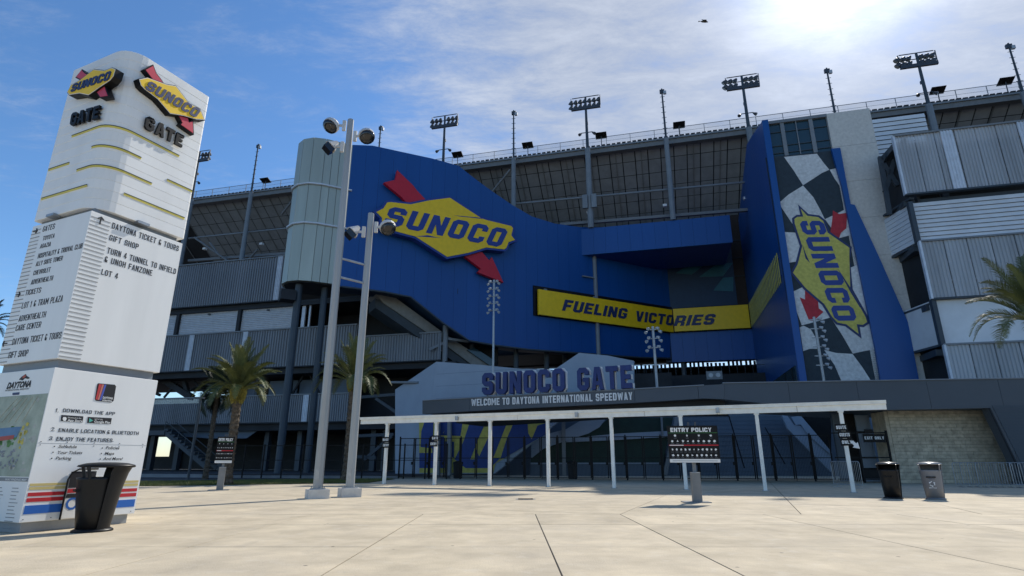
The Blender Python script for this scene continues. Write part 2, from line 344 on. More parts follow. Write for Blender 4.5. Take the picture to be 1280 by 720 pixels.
def slanted(P, quad, txt, o0, o1, m, parent, name='letter', gap=.75, grow=0., m2=None):
    bl, br, tr, tl = [Vector(P.uv(*q)) for q in quad]
    tot = sum(GW.get(c, w_)+gap for c in txt)-gap; x = 0
    def mp_(a, b): a /= tot; b /= h_; p = bl*(1-a)*(1-b)+br*a*(1-b)+tr*a*b+tl*(1-a)*b; return (p.x, p.y)
    for c in txt:
        o, hs = GL[c]; W_ = GW.get(c, w_)
        uo = [mp_(x+a, b) for a, b in o]; uh = [[mp_(x+a, b) for a, b in h] for h in hs]
        MB().prism(P, uo, o0, o1, uh).build(name, m, parent)
        if grow: MB().prism(P, offset_poly(uo, grow), o0-.02, o1-.02 if o1-.02 > o0 else o0).build('letter_border', m2, parent)
        x += W_+gap
def glyph(c, W, t, H=6., k=.8):
    X = W; q = k*.9
    G_ = {
    'D': ([(0, 0), (X-k, 0), (X, k), (X, H-k), (X-k, H), (0, H)], [[(t, t), (X-t, t), (X-t, H-t), (t, H-t)]]),
    'H': ([(0, 0), (t, 0), (t, H/2-t/2), (X-t, H/2-t/2), (X-t, 0), (X, 0), (X, H), (X-t, H), (X-t, H/2+t/2), (t, H/2+t/2), (t, H), (0, H)], []),
    'K': ([(0, 0), (t, 0), (t, H*.36), (t*1.4, H*.42), (X-t*1.1, 0), (X, 0), (t*1.9, H*.53), (X, H), (X-t*1.1, H), (t, H*.56), (t, H), (0, H)], []),
    'M': ([(0, 0), (t, 0), (t, H*.62), (X/2, H*.22), (X-t, H*.62), (X-t, 0), (X, 0), (X, H), (X-t, H), (X/2, H*.5), (t, H), (0, H)], []),
    'W': ([(0, H), (t, H), (X*.29, H*.32), (X/2-t*.5, H*.9), (X/2+t*.5, H*.9), (X*.71, H*.32), (X-t, H), (X, H), (X*.80, 0), (X*.64, 0), (X/2, H*.55), (X*.36, 0), (X*.20, 0)], []),
    'P': ([(0, 0), (t, 0), (t, H*.38), (X-k, H*.38), (X, H*.38+k), (X, H-k), (X-k, H), (0, H)], [[(t, H*.38+t), (X-t, H*.38+t), (X-t, H-t), (t, H-t)]]),
    'R': ([(0, 0), (t, 0), (t, H*.40), (X*.48, H*.40), (X-t, 0), (X, 0), (X*.48+t, H*.40), (X, H*.40+k), (X, H-k), (X-k, H), (0, H)], [[(t, H*.40+t), (X-t, H*.40+t), (X-t, H-t), (t, H-t)]]),
    'B': ([(0, 0), (X-k, 0), (X, k), (X, H*.5-k*.4), (X-k*.4, H*.5), (X, H*.5+k*.4), (X, H-k), (X-k, H), (0, H)], [[(t, t), (X-t, t), (X-t, H*.5-t*.5), (t, H*.5-t*.5)], [(t, H*.5+t*.5), (X-t, H*.5+t*.5), (X-t, H-t), (t, H-t)]]),
    'O': ([(0, k), (k, 0), (X-k, 0), (X, k), (X, H-k), (X-k, H), (k, H), (0, H-k)], [[(t, t), (X-t, t), (X-t, H-t), (t, H-t)]]),
    'Q': ([(0, k), (k, 0), (X-k, 0), (X, k), (X, H-k), (X-k, H), (k, H), (0, H-k)], [[(t, t), (X-t, t), (X-t, H-t), (t, H-t)]]),
    'C': ([(X, H*.66), (X, H-k), (X-k, H), (k, H), (0, H-k), (0, k), (k, 0), (X-k, 0), (X, k), (X, H*.34), (X-t, H*.34), (X-t, t), (t, t), (t, H-t), (X-t, H-t), (X-t, H*.66)], []),
    'G': ([(X, H*.68), (X, H-k), (X-k, H), (k, H), (0, H-k), (0, k), (k, 0), (X-k, 0), (X, k), (X, H*.52), (X*.52, H*.52), (X*.52, H*.52-t), (X-t, H*.52-t), (X-t, t), (t, t), (t, H-t), (X-t, H-t), (X-t, H*.68)], []),
    'U': ([(0, H), (0, k), (k, 0), (X-k, 0), (X, k), (X, H), (X-t, H), (X-t, t), (t, t), (t, H)], []),
    'J': ([(0, H*.3), (0, k), (k, 0), (X-k, 0), (X, k), (X, H), (X-t, H), (X-t, t), (t, t), (t, H*.3)], []),
    'N': ([(0, 0), (0, H), (t, H), (X-t, H*.36), (X-t, H), (X, H), (X, 0), (X-t, 0), (t, H*.64), (t, 0)], []),
    'S': ([(0, k), (0, H*.32), (t, H*.32), (t, t), (X-t, t), (X-t, H*.5-t*.5), (k, H*.5-t*.5), (0, H*.5-t*.5+k), (0, H-k), (k, H), (X-k, H), (X, H-k), (X, H*.68), (X-t, H*.68), (X-t, H-t), (t, H-t), (t, H*.5+t*.5), (X-k, H*.5+t*.5), (X, H*.5+t*.5-k), (X, k), (X-k, 0), (k, 0)], []),
    'A': ([(0, 0), (X*.5-t*.55, H), (X*.5+t*.55, H), (X, 0), (X-t, 0), (X-t*1.18, H*.2), (t*1.18, H*.2), (t, 0)], [[(t*1.05+X*.09, H*.2+t*.8), (X-t*1.05-X*.09, H*.2+t*.8), (X*.5, H*.84)]]),
    'T': ([(X/2-t/2, 0), (X/2+t/2, 0), (X/2+t/2, H-t), (X, H-t), (X, H), (0, H), (0, H-t), (X/2-t/2, H-t)], []),
    'Y': ([(X/2-t/2, 0), (X/2+t/2, 0), (X/2+t/2, H*.42), (X, H), (X-t, H), (X/2, H*.58), (t, H), (0, H), (X/2-t/2, H*.42)], []),
    'V': ([(0, H), (t, H), (X/2, H*.28), (X-t, H), (X, H), (X/2+t*.55, 0), (X/2-t*.55, 0)], []),
    'X': ([(0, 0), (t*1.1, 0), (X/2, H*.38), (X-t*1.1, 0), (X, 0), (X/2+t*.6, H*.5), (X, H), (X-t*1.1, H), (X/2, H*.62), (t*1.1, H), (0, H), (X/2-t*.6, H*.5)], []),
    'Z': ([(0, 0), (X, 0), (X, t), (t*1.2, t), (X, H-t), (X, H), (0, H), (0, H-t), (X-t*1.2, H-t), (0, t)], []),
    'E': ([(0, 0), (X*.88, 0), (X*.88, t), (t, t), (t, H/2-t/2), (X*.8, H/2-t/2), (X*.8, H/2+t/2), (t, H/2+t/2), (t, H-t), (X*.88, H-t), (X*.88, H), (0, H)], []),
    'F': ([(0, 0), (t, 0), (t, H/2-t/2), (X*.8, H/2-t/2), (X*.8, H/2+t/2), (t, H/2+t/2), (t, H-t), (X*.88, H-t), (X*.88, H), (0, H)], []),
    'L': ([(0, 0), (X*.85, 0), (X*.85, t), (t, t), (t, H), (0, H)], []),
    'I': ([(0, 0), (t, 0), (t, H), (0, H)], []),
    '1': ([(X*.5-t/2, 0), (X*.5+t/2, 0), (X*.5+t/2, H), (X*.5-t/2, H), (0, H*.8), (0, H*.66), (X*.5-t/2, H*.8)], []),
    '2': ([(0, 0), (X, 0), (X, t), (t*1.2, t), (X, H*.55), (X, H-k), (X-k, H), (k, H), (0, H-k), (0, H*.68), (t, H*.68), (t, H-t), (X-t, H-t), (X-t, H*.58), (0, t)], []),
    '3': ([(0, k), (0, H*.3), (t, H*.3), (t, t), (X-t, t), (X-t, H*.5-t/2), (X*.35, H*.5-t/2), (X*.35, H*.5+t/2), (X-t, H*.5+t/2), (X-t, H-t), (t, H-t), (t, H*.7), (0, H*.7), (0, H-k), (k, H), (X-k, H), (X, H-k), (X, H*.5+k*.4), (X-k*.4, H*.5), (X, H*.5-k*.4), (X, k), (X-k, 0), (k, 0)], []),
    '4': ([(X*.78-t, 0), (X*.78, 0), (X*.78, H*.22), (X, H*.22), (X, H*.22+t), (X*.78, H*.22+t), (X*.78, H), (X*.78-t, H), (0, H*.22+t), (0, H*.22), (X*.78-t, H*.22)], [[(t*.9, H*.22+t), (X*.78-t, H*.22+t), (X*.78-t, H*.78)]]),
    '&': ([(0, k), (k, 0), (X*.62, 0), (X*.78, H*.1), (X*.86, 0), (X, 0), (X*.86, H*.2), (X, H*.42), (X-t*.7, H*.42), (X*.7, H*.3), (t*1.3, H*.62), (t*1.3, H-t), (X*.7-t*.4, H-t), (X*.7-t*.4, H*.74), (X*.7+t*.4, H*.70), (X*.7+t*.4, H-k), (X*.6, H), (k, H), (t*.3, H-k), (t*.3, H*.62), (0, H*.35)], []),
    '.': ([(0, 0), (t, 0), (t, t), (0, t)], []), ':': ([(0, H*.12), (t, H*.12), (t, H*.12+t), (0, H*.12+t)], []), '!': ([(0, H*.25), (t, H*.25), (t, H), (0, H)], []),
    }
    return G_[c]
def cond(P, q, txt, o, m, parent, t=.85, W=3.0, ext=.004, name='lettering', gap=.85, shear=0):
    wd = lambda c: {' ': 1.7, 'I': t, '.': t, ':': t, '!': t, 'M': W*1.35, 'W': W*1.5, '1': W*.6, 'E': W*.88, 'F': W*.88, 'L': W*.85}.get(c, W)
    tot = sum(wd(c)+gap for c in txt)-gap; x = 0; mb = MB(); (u0, v0), (u1, _), _2, (_3, v1) = q
    for c in txt:
        if c != ' ':
            o_, hs = glyph(c, W*(1.35 if c == 'M' else 1.5 if c == 'W' else .6 if c == '1' else 1), t)
            f = lambda L: [(u0+(u1-u0)*(x+a)/tot+shear*(v1-v0)*b/6, v0+(v1-v0)*b/6) for a, b in L]
            mb.prism(P, f(o_), o, o+ext, [f(h) for h in hs])
        x += wd(c)+gap
    return mb.build(name, m, parent, kind='stuff') if False else mb.build(name, m, parent)
def bf_text(P, quad, txt, o, m, parent, bold=.0, ext=.004, name='lettering', shear=0):
    cu = bpy.data.curves.new('t', 'FONT'); cu.body = txt; cu.offset = bold; cu.shear = shear; cu.resolution_u = 2
    ob = bpy.data.objects.new('t', cu); COL.objects.link(ob)
    dg = bpy.context.evaluated_depsgraph_get(); dg.update(); me = bpy.data.meshes.new_from_object(ob.evaluated_get(dg))
    bpy.data.objects.remove(ob); bpy.data.curves.remove(cu)
    vs = [v.co.copy() for v in me.vertices]; fs = [tuple(p.vertices) for p in me.polygons]; bpy.data.meshes.remove(me)
    x0 = min(v.x for v in vs); x1 = max(v.x for v in vs); cap = .73
    y0 = 0.; y1 = cap
    bl, br, tr, tl = [Vector(P.uv(*q)) for q in quad]
    def mp_(v):
        a = (v.x-x0)/(x1-x0); b = (v.y-y0)/(y1-y0); p = bl*(1-a)*(1-b)+br*a*(1-b)+tr*a*b+tl*(1-a)*b; return p
    mb = MB(); n = len(vs); q = [mp_(v) for v in vs]
    def fix(f):
        A = sum(q[f[i]].x*q[f[(i+1) % len(f)]].y-q[f[(i+1) % len(f)]].x*q[f[i]].y for i in range(len(f))); return f if A > 0 else f[::-1]
    fs = [fix(f) for f in fs]
    if ext > .01:
        ed = {}
        for f in fs:
            for i in range(len(f)): ed[(f[i], f[(i+1) % len(f)])] = 1
        side = [(a, a+n, b+n, b) for (a, b) in ed if (b, a) not in ed]
        mb.add([P.at(p.x, p.y, o+ext) for p in q]+[P.at(p.x, p.y, o) for p in q], fs+[tuple(i+n for i in f[::-1]) for f in fs]+side)
    else: mb.add([P.at(p.x, p.y, o) for p in q], fs)
    return mb.build(name, m, parent)
def bquad(P, x0, y0, x1, y1, hpx):     # text box from its baseline ends and the cap height in pixels at the left end
    u0, v0 = P.uv(x0, y0); u1, v1 = P.uv(x1, y1); d = abs(P.uv(x0, y0-hpx)[1]-v0)
    return Quad(P, [(u0, v0), (u1, v0), (u1, v0+d), (u0, v0+d)])
class Quad(list):
    pass
class UV(Plane):                        # lets a quad be given straight in metres on the plane
    def __init__(s, P): s.p, s.a, s.b, s.n = P.p, P.a, P.b, P.n
    def uv(s, x, y): return (x, y)
def line(P, txt, x0, y0, x1, y1, hpx, o, m, parent, bold=.01, **k):
    q = bquad_uv(P, x0, y0, x1, y1, hpx); return bf_text(UV(P), q, txt, o, m, parent, bold=bold, **k)
def bquad_uv(P, x0, y0, x1, y1, hpx):
    u0, v0 = P.uv(x0, y0); u1, v1 = P.uv(x1, y1); v = (v0+v1)/2; d = abs(P.uv(x0, y0-hpx)[1]-v0)
    return [(u0, v), (u1, v), (u1, v+d), (u0, v+d)]

# ================================================================== GROUND
gm = MB().add([(-3000, -300, -.09), (3000, -300, -.09), (3000, 4000, -.09), (-3000, 4000, -.09)], [(0, 1, 2, 3)]).build('ground', M_ASPH, kind='structure')
pave = thing('plaza_paving', None, None, kind='structure')
MB().add([(-60, -20, -.012), (70, -20, -.012), (70, 17.82, -.012), (-60, 17.82, -.012)], [(0, 1, 2, 3)]).build('paving_bed', M_JOINT, pave)
ZONE2 = [(-60, 17.8), (70, 17.8), (70, 75), (-9.5, 75), (-10, 42), (-21.5, 36.8), (-60, 31)]
PG = Plane((0, 0, 0), (1, 0, 0), (0, 1, 0))
MB().prism(PG, [(-60, 17.83), (70, 17.83), (70, 74.9), (-9.6, 74.9), (-10.1, 41.9), (-21.5, 36.7), (-60, 30.9)], -.07, -.012).build('paving_bed', M_JOINT, pave)
xs = [-60, -38, -22, -15.6, -12.3, -9.1, -5.85, -2.6, .68, 3.15, 7.3, 11.2, 15.5, 20, 27, 40, 70]; ys = [-20, -4, 2, 5, 8.1, 11.25, 15.0, 17.8]
def bevslab(poly, m, name='slab'):
    g = .013; b = .003; uv = offset_poly(poly, -g); ui = offset_poly(poly, -g-b); n = len(uv); mb = MB()
    dz = random.uniform(-.0015, .0015)
    v = [(x, y, -.05) for x, y in uv]+[(x, y, -b*.7+dz) for x, y in uv]+[(x, y, dz) for x, y in ui]
    A = sum(uv[i][0]*uv[(i+1) % n][1]-uv[(i+1) % n][0]*uv[i][1] for i in range(n))
    if A < 0: v = [v[i] for i in range(n)][::-1]+[v[n+i] for i in range(n)][::-1]+[v[2*n+i] for i in range(n)][::-1]
    f = [tuple(range(2*n, 3*n))]+[(k*n+i, k*n+(i+1) % n, (k+1)*n+(i+1) % n, (k+1)*n+i) for k in (0, 1) for i in range(n)]
    return mb.add(v, f).build(name, m, pave)
for i in range(len(xs)-1):
    for j in range(len(ys)-1):
        sx = (0 if j != 4 else 0)
        bevslab([(xs[i]-.02*ys[j]*0, ys[j]), (xs[i+1], ys[j]), (xs[i+1], ys[j+1]), (xs[i], ys[j+1])], M_SLAB)
ca = Vector((.93, -.37)); cb = Vector((.37, .93)); o2 = Vector((3.15, 17.8))
for i in range(-14, 14):
    for j in range(-7, 12):
        p = [o2+ca*(i*4.9)+cb*(j*6.2), o2+ca*((i+1)*4.9)+cb*(j*6.2), o2+ca*((i+1)*4.9)+cb*((j+1)*6.2), o2+ca*(i*4.9)+cb*((j+1)*6.2)]
        q = clip_conv(ZONE2, [(a.x, a.y) for a in p])
        if q: bevslab(q, M_SLAB)
# lawn strip on the left, soil sheet and blades
LAWN = [(-60, 31.2), (-21.5, 37.0), (-10.2, 42.2), (-9.8, 50), (-19, 47.5), (-30, 42), (-60, 39)]
MB().prism(PG, LAWN, -.08, .03).build('lawn_soil', M_SOIL, kind='structure')
gb = MB()
def inpoly(x, y, P):
    c = False
    for i in range(len(P)):
        (a, b), (d, e) = P[i-1], P[i]
        if (b > y) != (e > y) and x < (d-a)*(y-b)/(e-b)+a: c = not c
    return c
while len(gb.f) < 26000:
    x = random.uniform(-34, -9.5); y = random.uniform(34, 50)
    if inpoly(x, y, LAWN):
        a = random.uniform(0, 6.28); h = random.uniform(.05, .13); dx_, dy_ = .02*math.cos(a), .02*math.sin(a); k = len(gb.v)
        gb.v += [Vector((x-dx_, y-dy_, .03)), Vector((x+dx_, y+dy_, .03)), Vector((x+random.uniform(-.05, .05), y+random.uniform(-.05, .05), .03+h))]; gb.f.append((k, k+1, k+2))
gb.build('lawn_grass', M_GRASS, kind='stuff')

# ================================================================== UPPER GRANDSTAND (raked soffit, rail, seats)
gs = thing('grandstand', 'high grandstand with raked grey soffit and railing behind the blue entrance', 'grandstand', tuple(WX*110))
ztop = P_ST.hit(750, 185).z; pt = P_ST.at(0, ztop)
P_SO = Plane(pt, UX, (-WX*.82+Vector((0, 0, .573))).normalized())     # b runs up and towards the viewer
def so_panels(px0, px1, rows, pxs=2.35, pv=2.9):
    u0 = P_SO.uv(px0, 230)[0]; u1 = P_SO.uv(px1, 230)[0]; nn = int((u1-u0)/pxs)
    for i in range(nn):
        a = u0+i*pxs
        for r in range(rows):
            j = random.uniform(0, .03); MB().pbox(P_SO, a+.09, a+pxs-.09, -(r+1)*pv+.08-.7, -r*pv-.08-.7, -.12, j-.02).build('soffit_panel', M_SOFF, gs)
    return u0, u1
so_panels(205, 385, 7); so_panels(560, 950, 8); so_panels(1120, 1310, 2)
U0 = -125; U1 = 100
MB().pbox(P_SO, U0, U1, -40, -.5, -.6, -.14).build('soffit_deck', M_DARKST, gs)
for i in range(-26, 22):
    MB().pbox(P_SO, i*4.7-.07, i*4.7+.07, -22, -.7, -.02, .12).build('rafter', M_BEAM, gs)
MB().pbox(P_ST, U0, U1, ztop-1.1, ztop+.25, -.9, .25).build('edge_beam', M_BEAM, gs)
MB().pbox(P_ST, U0, U1, ztop-.2, ztop+.1, .25, .5).build('gutter', M_GREYST, gs)
seat = MB()
for i in range(int((U1-U0)/.95)):
    a = U0+i*.95; seat.pbox(P_ST, a+.1, a+.78, ztop+.25, ztop+.72+random.uniform(-.04, .04), -.6, -.05)
seat.build('seat_back_row', M_DARKST, gs, kind='stuff')
rl = MB(); rl.pbox(P_ST, U0, U1, ztop+2.35, ztop+2.43, -.3, -.22); rl.pbox(P_ST, U0, U1, ztop+1.5, ztop+1.53, -.3, -.26); rl.build('top_rail', M_GREYST, gs)
for i in range(int((U1-U0)/4.4)):
    MB().pbox(P_ST, U0+i*4.4, U0+i*4.4+.09, ztop+.2, ztop+2.4, -.3, -.21).build('rail_post', M_GREYST, gs)
mesh_m = mat('rail_mesh', (.35, .38, .42), .5, var=.05, trans=.86)
MB().pbox(P_ST, U0, U1, ztop+.3, ztop+2.3, -.27, -.25).build('rail_mesh', mesh_m, gs)
# horizontal pipes in front of the soffit
for a, b in (((643, 255), (940, 227)), ((236, 298), (372, 284))):
    MB().tube([P_MA.back(1.5).hit(*a), P_MA.back(1.5).hit(*b)], .2).build('pipe', M_GREYST, gs)
for a, b in (((638, 212), (615, 240)), ((262, 303), (276, 322)), ((243, 297), (290, 330)), ((322, 312), (306, 330)), ((366, 250), (352, 268))):
    MB().tube([P_MA.hit(*a), P_MA.back(1).hit(*b)], .22).build('brace', M_BEAM, gs)
# bottom walkway edge at the foot of the soffit
MB().bar(P_MA.back(2).hit(700, 281), P_MA.back(2).hit(940, 262), .6, .5).build('walkway_edge', M_BEAM, gs)
MB().bar(P_MA.back(2).hit(236, 326), P_MA.back(2).hit(372, 316), .6, .5).build('walkway_edge', M_BEAM, gs)
# dark fascia below the soffit closes the stand, then the concourse with its bright slit of sky
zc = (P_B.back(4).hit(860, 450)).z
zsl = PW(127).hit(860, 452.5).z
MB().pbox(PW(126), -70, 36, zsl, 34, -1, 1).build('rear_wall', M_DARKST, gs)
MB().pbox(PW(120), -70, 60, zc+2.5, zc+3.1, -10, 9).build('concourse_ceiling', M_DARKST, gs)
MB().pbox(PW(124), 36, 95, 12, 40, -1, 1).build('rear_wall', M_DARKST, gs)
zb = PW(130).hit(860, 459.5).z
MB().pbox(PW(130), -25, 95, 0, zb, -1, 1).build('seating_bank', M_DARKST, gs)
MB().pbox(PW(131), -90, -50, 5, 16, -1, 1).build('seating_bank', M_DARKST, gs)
for i in range(30):
    u = -14+i*2.1; MB().pbox(PW(128), u, u+.14+.2*(i % 5 == 0), zb-2, zc+1, -.1, .1).build('concourse_post', M_DARKST, gs)
MB().pbox(PW(127), -30, 60, zc-1.4, zc-1.25, -.1, .1).build('concourse_rail', M_DARKST, gs)
hd = MB()
for i in range(70):
    u = -12+i*.85+random.uniform(-.1, .1); hd.pbox(PW(126), u, u+.45, zb-1.4, zb+.35+random.uniform(-.25, .25), -.1, .1)
hd.build('seat_rows', M_DARKST, gs, kind='stuff')
# skyward floor levels behind the gate hall
for x0, x1, yy, o in ((600, 840, 474, 4), (620, 960, 477, 9)):
    a = PW(90+o).hit(x0, yy); b = PW(90+o).hit(x1, yy); u0 = a.dot(UX); u1 = b.dot(UX)
    MB().pbox(PW(90+o), u0, u1, a.z-6, a.z, -1, 0).build('concourse_floor', M_DARKST, gs)
    for i in range(int((u1-u0)/1.2)): MB().pbox(PW(89.5+o), u0+i*1.2, u0+i*1.2+.06, a.z, a.z+1.2, -.05, 0).build('guard_post', M_STEEL, gs)
    MB().pbox(PW(89.5+o), u0, u1, a.z+1.2, a.z+1.28, -.06, .01).build('guard_rail', M_STEEL, gs)
bx_ = PW(88).uv(893, 469)
spk = MB().pbox(PW(88), bx_[0]-1.1, bx_[0]+1.1, bx_[1]-.6, bx_[1]+.6, -.6, 0).build('light_box', M_GREYST, gs)
for s_ in (-.5, .5): MB().tube([PW(88).at(bx_[0]+s_, bx_[1], .01), PW(88).at(bx_[0]+s_, bx_[1], .12)], .33, 10).build('lens', M_LAMPW, spk)

# ================================================================== MASTS on the stand
def mast_pole(root, P, px_t, px_b, r0, r1, m=M_GREYST):
    a = P.hit(*px_t); b = P.hit(*px_b); u = (a.dot(UX)+b.dot(UX))/2 if P is not None else 0
    base = P.at(u, 0); return base, a.z
ZM = max(P_MA.hit(760, 283).z, P_H.uv(914, 268.5)[1]-.3)
FLOODS = [((249, 196), 'behind the white sign pylon, only its lamps half showing'), ((556, 152), 'rising over the left blue wall'), ((732, 129), 'over the middle of the grandstand'), ((928, 103), 'just left of the concrete tower'), ((1147, 75), 'right of the concrete tower')]
def lamp_head(mb, c, d, r=.42, L=.75):
    d = Vector(d).normalized(); mb.tube([c, c+d*L*.35, c+d*L*.8, c+d*L], [r*.35, r*.7, r, r*.98], 8)
def floodmast(px, where, k):
    P = P_MA; a = P.hit(*px); u = a.dot(UX)
    r = thing('floodlight_mast', 'floodlight mast %s' % where, 'floodlight mast', tuple(P.at(u, 0)), 'floodlight masts along the grandstand')
    z = a.z
    MB().tube([P.at(u, ZM), P.at(u, ztop-1)], [.55, .5], 10).build('lower_pole', M_GREYST, r, smooth=False)
    MB().tube([P.at(u, ztop-1), P.at(u, z+1.3)], [.3, .2], 8).build('upper_pole', M_STEEL, r)
    wd = 2.75
    MB().pbox(P, u-wd, u+wd, z-1.35, z-.75, -.15, .25).build('lamp_tray', M_LAMP, r)
    MB().pbox(P, u-wd+.2, u+wd-.2, z+1.35, z+1.45, -.1, .05).build('top_bar', M_STEEL, r)
    MB().pbox(P, u-wd, u+wd, z+.2, z+.28, -.1, .05).build('lamp_bar', M_STEEL, r)
    for s in (-1, 1): MB().pbox(P, u+s*wd-.06, u+s*wd+.06, z-.75, z+1.4, -.1, .05).build('side_bar', M_STEEL, r)
    for row in (0, 1):
        for i in range(7):
            if i == 3 and k != 2: continue
            mb = MB(); c = P.at(u-wd+.15+i*(2*wd-.3)/6, z+.95-row*1.05, 0); lamp_head(mb, c, Vector((-.2, .5, -.6)) if k < 3 else Vector((-.5, .3, -.6)), .46, .85); mb.build('floodlamp', M_LAMP, r)
    for s in (-1, 1):
        mb = MB(); lamp_head(mb, P.at(u+s*1.0, z-6.5, .1), (s*.5, -.3, -.5), .3, .7); mb.build('side_lamp', M_LAMP, r)
    MB().pbox(P, u-1.1, u+1.1, z-6.4, z-6.28, -.05, .05).build('cross_arm', M_STEEL, r)
    MB().pbox(P, u-.25, u+.25, z-4.4, z-3.9, -.5, -.2).build('junction_box', M_LAMP, r)
    if k == 2:
        for s in (-1, 1): MB().pbox(P, u+s*.8-.45, u+s*.8+.45, ztop-13.2, ztop-10.6, .35, .8).build('equipment_box', M_GREYST, r)
for k, (px, wh) in enumerate(FLOODS): floodmast(px, wh, k)
SLIM = [((323, 180), 'left of the silver stair tower', 1), ((476, 157), 'peeking over the top left of the blue wall', 0), ((642, 138), 'between the first and second floodlight masts over the blue wall', 1), ((827, 111), 'left of the floodlight mast beside the concrete tower', 1), ((1033, 85), 'directly above the concrete tower', 0), ((1260, 54), 'at the far right edge of the sky', 1)]
for k, (px, wh, bg_) in enumerate(SLIM):
    P = P_MA; a = P.hit(*px); u = a.dot(UX); z = a.z
    r = thing('camera_mast', 'slender antenna mast %s' % wh, 'mast', tuple(P.at(u, 0)), 'slender masts along the grandstand')
    MB().tube([P.at(u, ZM), P.at(u, ztop-1)], [.5, .42] if bg_ else .25, 10).build('lower_pole', M_GREYST, r)
    MB().tube([P.at(u, ztop-1), P.at(u, z)], [.2, .13], 8).build('upper_pole', M_STEEL, r)
    MB().pbox(P, u-.4, u+.45, z-.9, z-.2, -.3, .1).build('antenna', M_LAMP, r)
    MB().pbox(P, u+.25, u+.75, z-1.2, z-.6, -.2, .2).build('antenna', M_LAMPW, r)
    st = MB(); z0 = ztop
    while z0 < z-1: st.pbox(P, u-.42, u+.42, z0, z0+.06, -.03, .03); z0 += 1.1
    st.build('climbing_steps', M_STEEL, r, kind='stuff')
for k, (x, y) in enumerate([(224, 238), (332, 230), (572, 202), (660, 192), (752, 181), (850, 170), (1176, 132), (1262, 122)]):
    P = P_ST; a = P.hit(x, y); u = a.dot(UX)
    r = thing('solar_panel_light', 'small dark square panel light tilted on the grandstand rail, number %s from the left' % ('first second third fourth fifth sixth seventh eighth'.split()[k]), 'panel light', tuple(P.at(u, ztop+.5)), 'small panel lights on the grandstand rail')
    r['label'] = 'small dark tilted panel on the grandstand rail, %s from the left' % ('first second third fourth fifth sixth seventh eighth'.split()[k])
    MB().frame(P.at(u, ztop+2.5, .2), UX, (WX*.93-Vector((0, 0, .36))).normalized(), UX.cross((WX*.93-Vector((0, 0, .36))).normalized()), 1.05, .75, .06).build('panel', M_BLACK, r)
    MB().tube([P.at(u, ztop+.3, 0), P.at(u, ztop+2.5, .1)], .08).build('stand', M_STEEL, r)

# ================================================================== LEFT WING
def corr(P, u0, u1, v0, v1, pitch, dep, name, m, parent, o=0, horiz=False):
    mb = MB(); n = max(2, int(((v1-v0) if horiz else (u1-u0))/pitch)); k = 0
    L0, L1 = (v0, v1) if horiz else (u0, u1)
    for i in range(n):
        a = L0+(L1-L0)*i/n; b = L0+(L1-L0)*(i+1)/n; c = (a+b)/2; s = (b-a)*.15
        for (p, q, d0, d1) in ((a, a+s, 0, dep), (a+s, c-s*.2, dep, dep), (c-s*.2, c+s, dep, 0), (c+s, b, 0, 0)):
            k = len(mb.v)
            if horiz: mb.v += [P.at(u0, p, o+d0), P.at(u1, p, o+d0), P.at(u1, q, o+d1), P.at(u0, q, o+d1)]
            else: mb.v += [P.at(p, v0, o+d0), P.at(q, v0, o+d1), P.at(q, v1, o+d1), P.at(p, v1, o+d0)]
            mb.f.append((k, k+1, k+2, k+3))
    return mb.build(name, m, parent)
def screen(P, px0, px1, ytop, ybot, xref, panel, parent, m, strip=(), pitch=.42, dep=.14):
    u0 = P.uv(px0, ytop)[0]; u1 = P.uv(px1, ytop)[0]; v1 = P.uv(xref, ytop)[1]; v0 = P.uv(xref, ybot)[1]
    n = max(1, round((u1-u0)/panel))
    for i in range(n):
        a = u0+(u1-u0)*i/n; b = u0+(u1-u0)*(i+1)/n
        corr(P, a+.02, b-.02, v0, v1, pitch, dep, 'screen_panel', m, parent, o=random.uniform(0, .05))
    for x in strip:
        us = P.uv(x, ytop)[0]; corr(P, us-.45, us+.45, v0+.02, v1-.02, .3, .1, 'translucent_strip', M_STRIP, parent, o=.22)
    MB().pbox(P, u0, u1, v1, v1+.18, -.2, .3).build('screen_rail', M_GREYST, parent)
    MB().pbox(P, u0, u1, v0-.18, v0, -.2, .3).build('screen_rail', M_DARKST, parent)
    for f in (.33, .66): MB().pbox(P, u0, u1, v0+(v1-v0)*f, v0+(v1-v0)*f+.12, -.25, -.1).build('girt', M_GREYST, parent)
    return u0, u1, v0, v1
lw = thing('grandstand_wing', 'left wing with dark ribbed metal screens and white roller shutters', 'building', tuple(P_WL.at(-40, 0)))
P = P_WL
u0, u1, va, vb = screen(P, 150, 372, 322, 376, 340, 4.2, lw, M_SCREEN, strip=(352,))
U_L = P.uv(150, 350)[0]
b2 = screen(P, 150, 447, 413, 459, 340, 4.2, lw, M_SCREEN, strip=(243, 309))
b2b = screen(P, 452, 552, 419, 452, 500, 4.2, lw, M_SCREEN)
b3 = screen(P, 120, 446, 495, 528, 340, 4.2, lw, M_SCREEN, strip=(384,), pitch=.36)
u_r = P.uv(447, 430)[0]
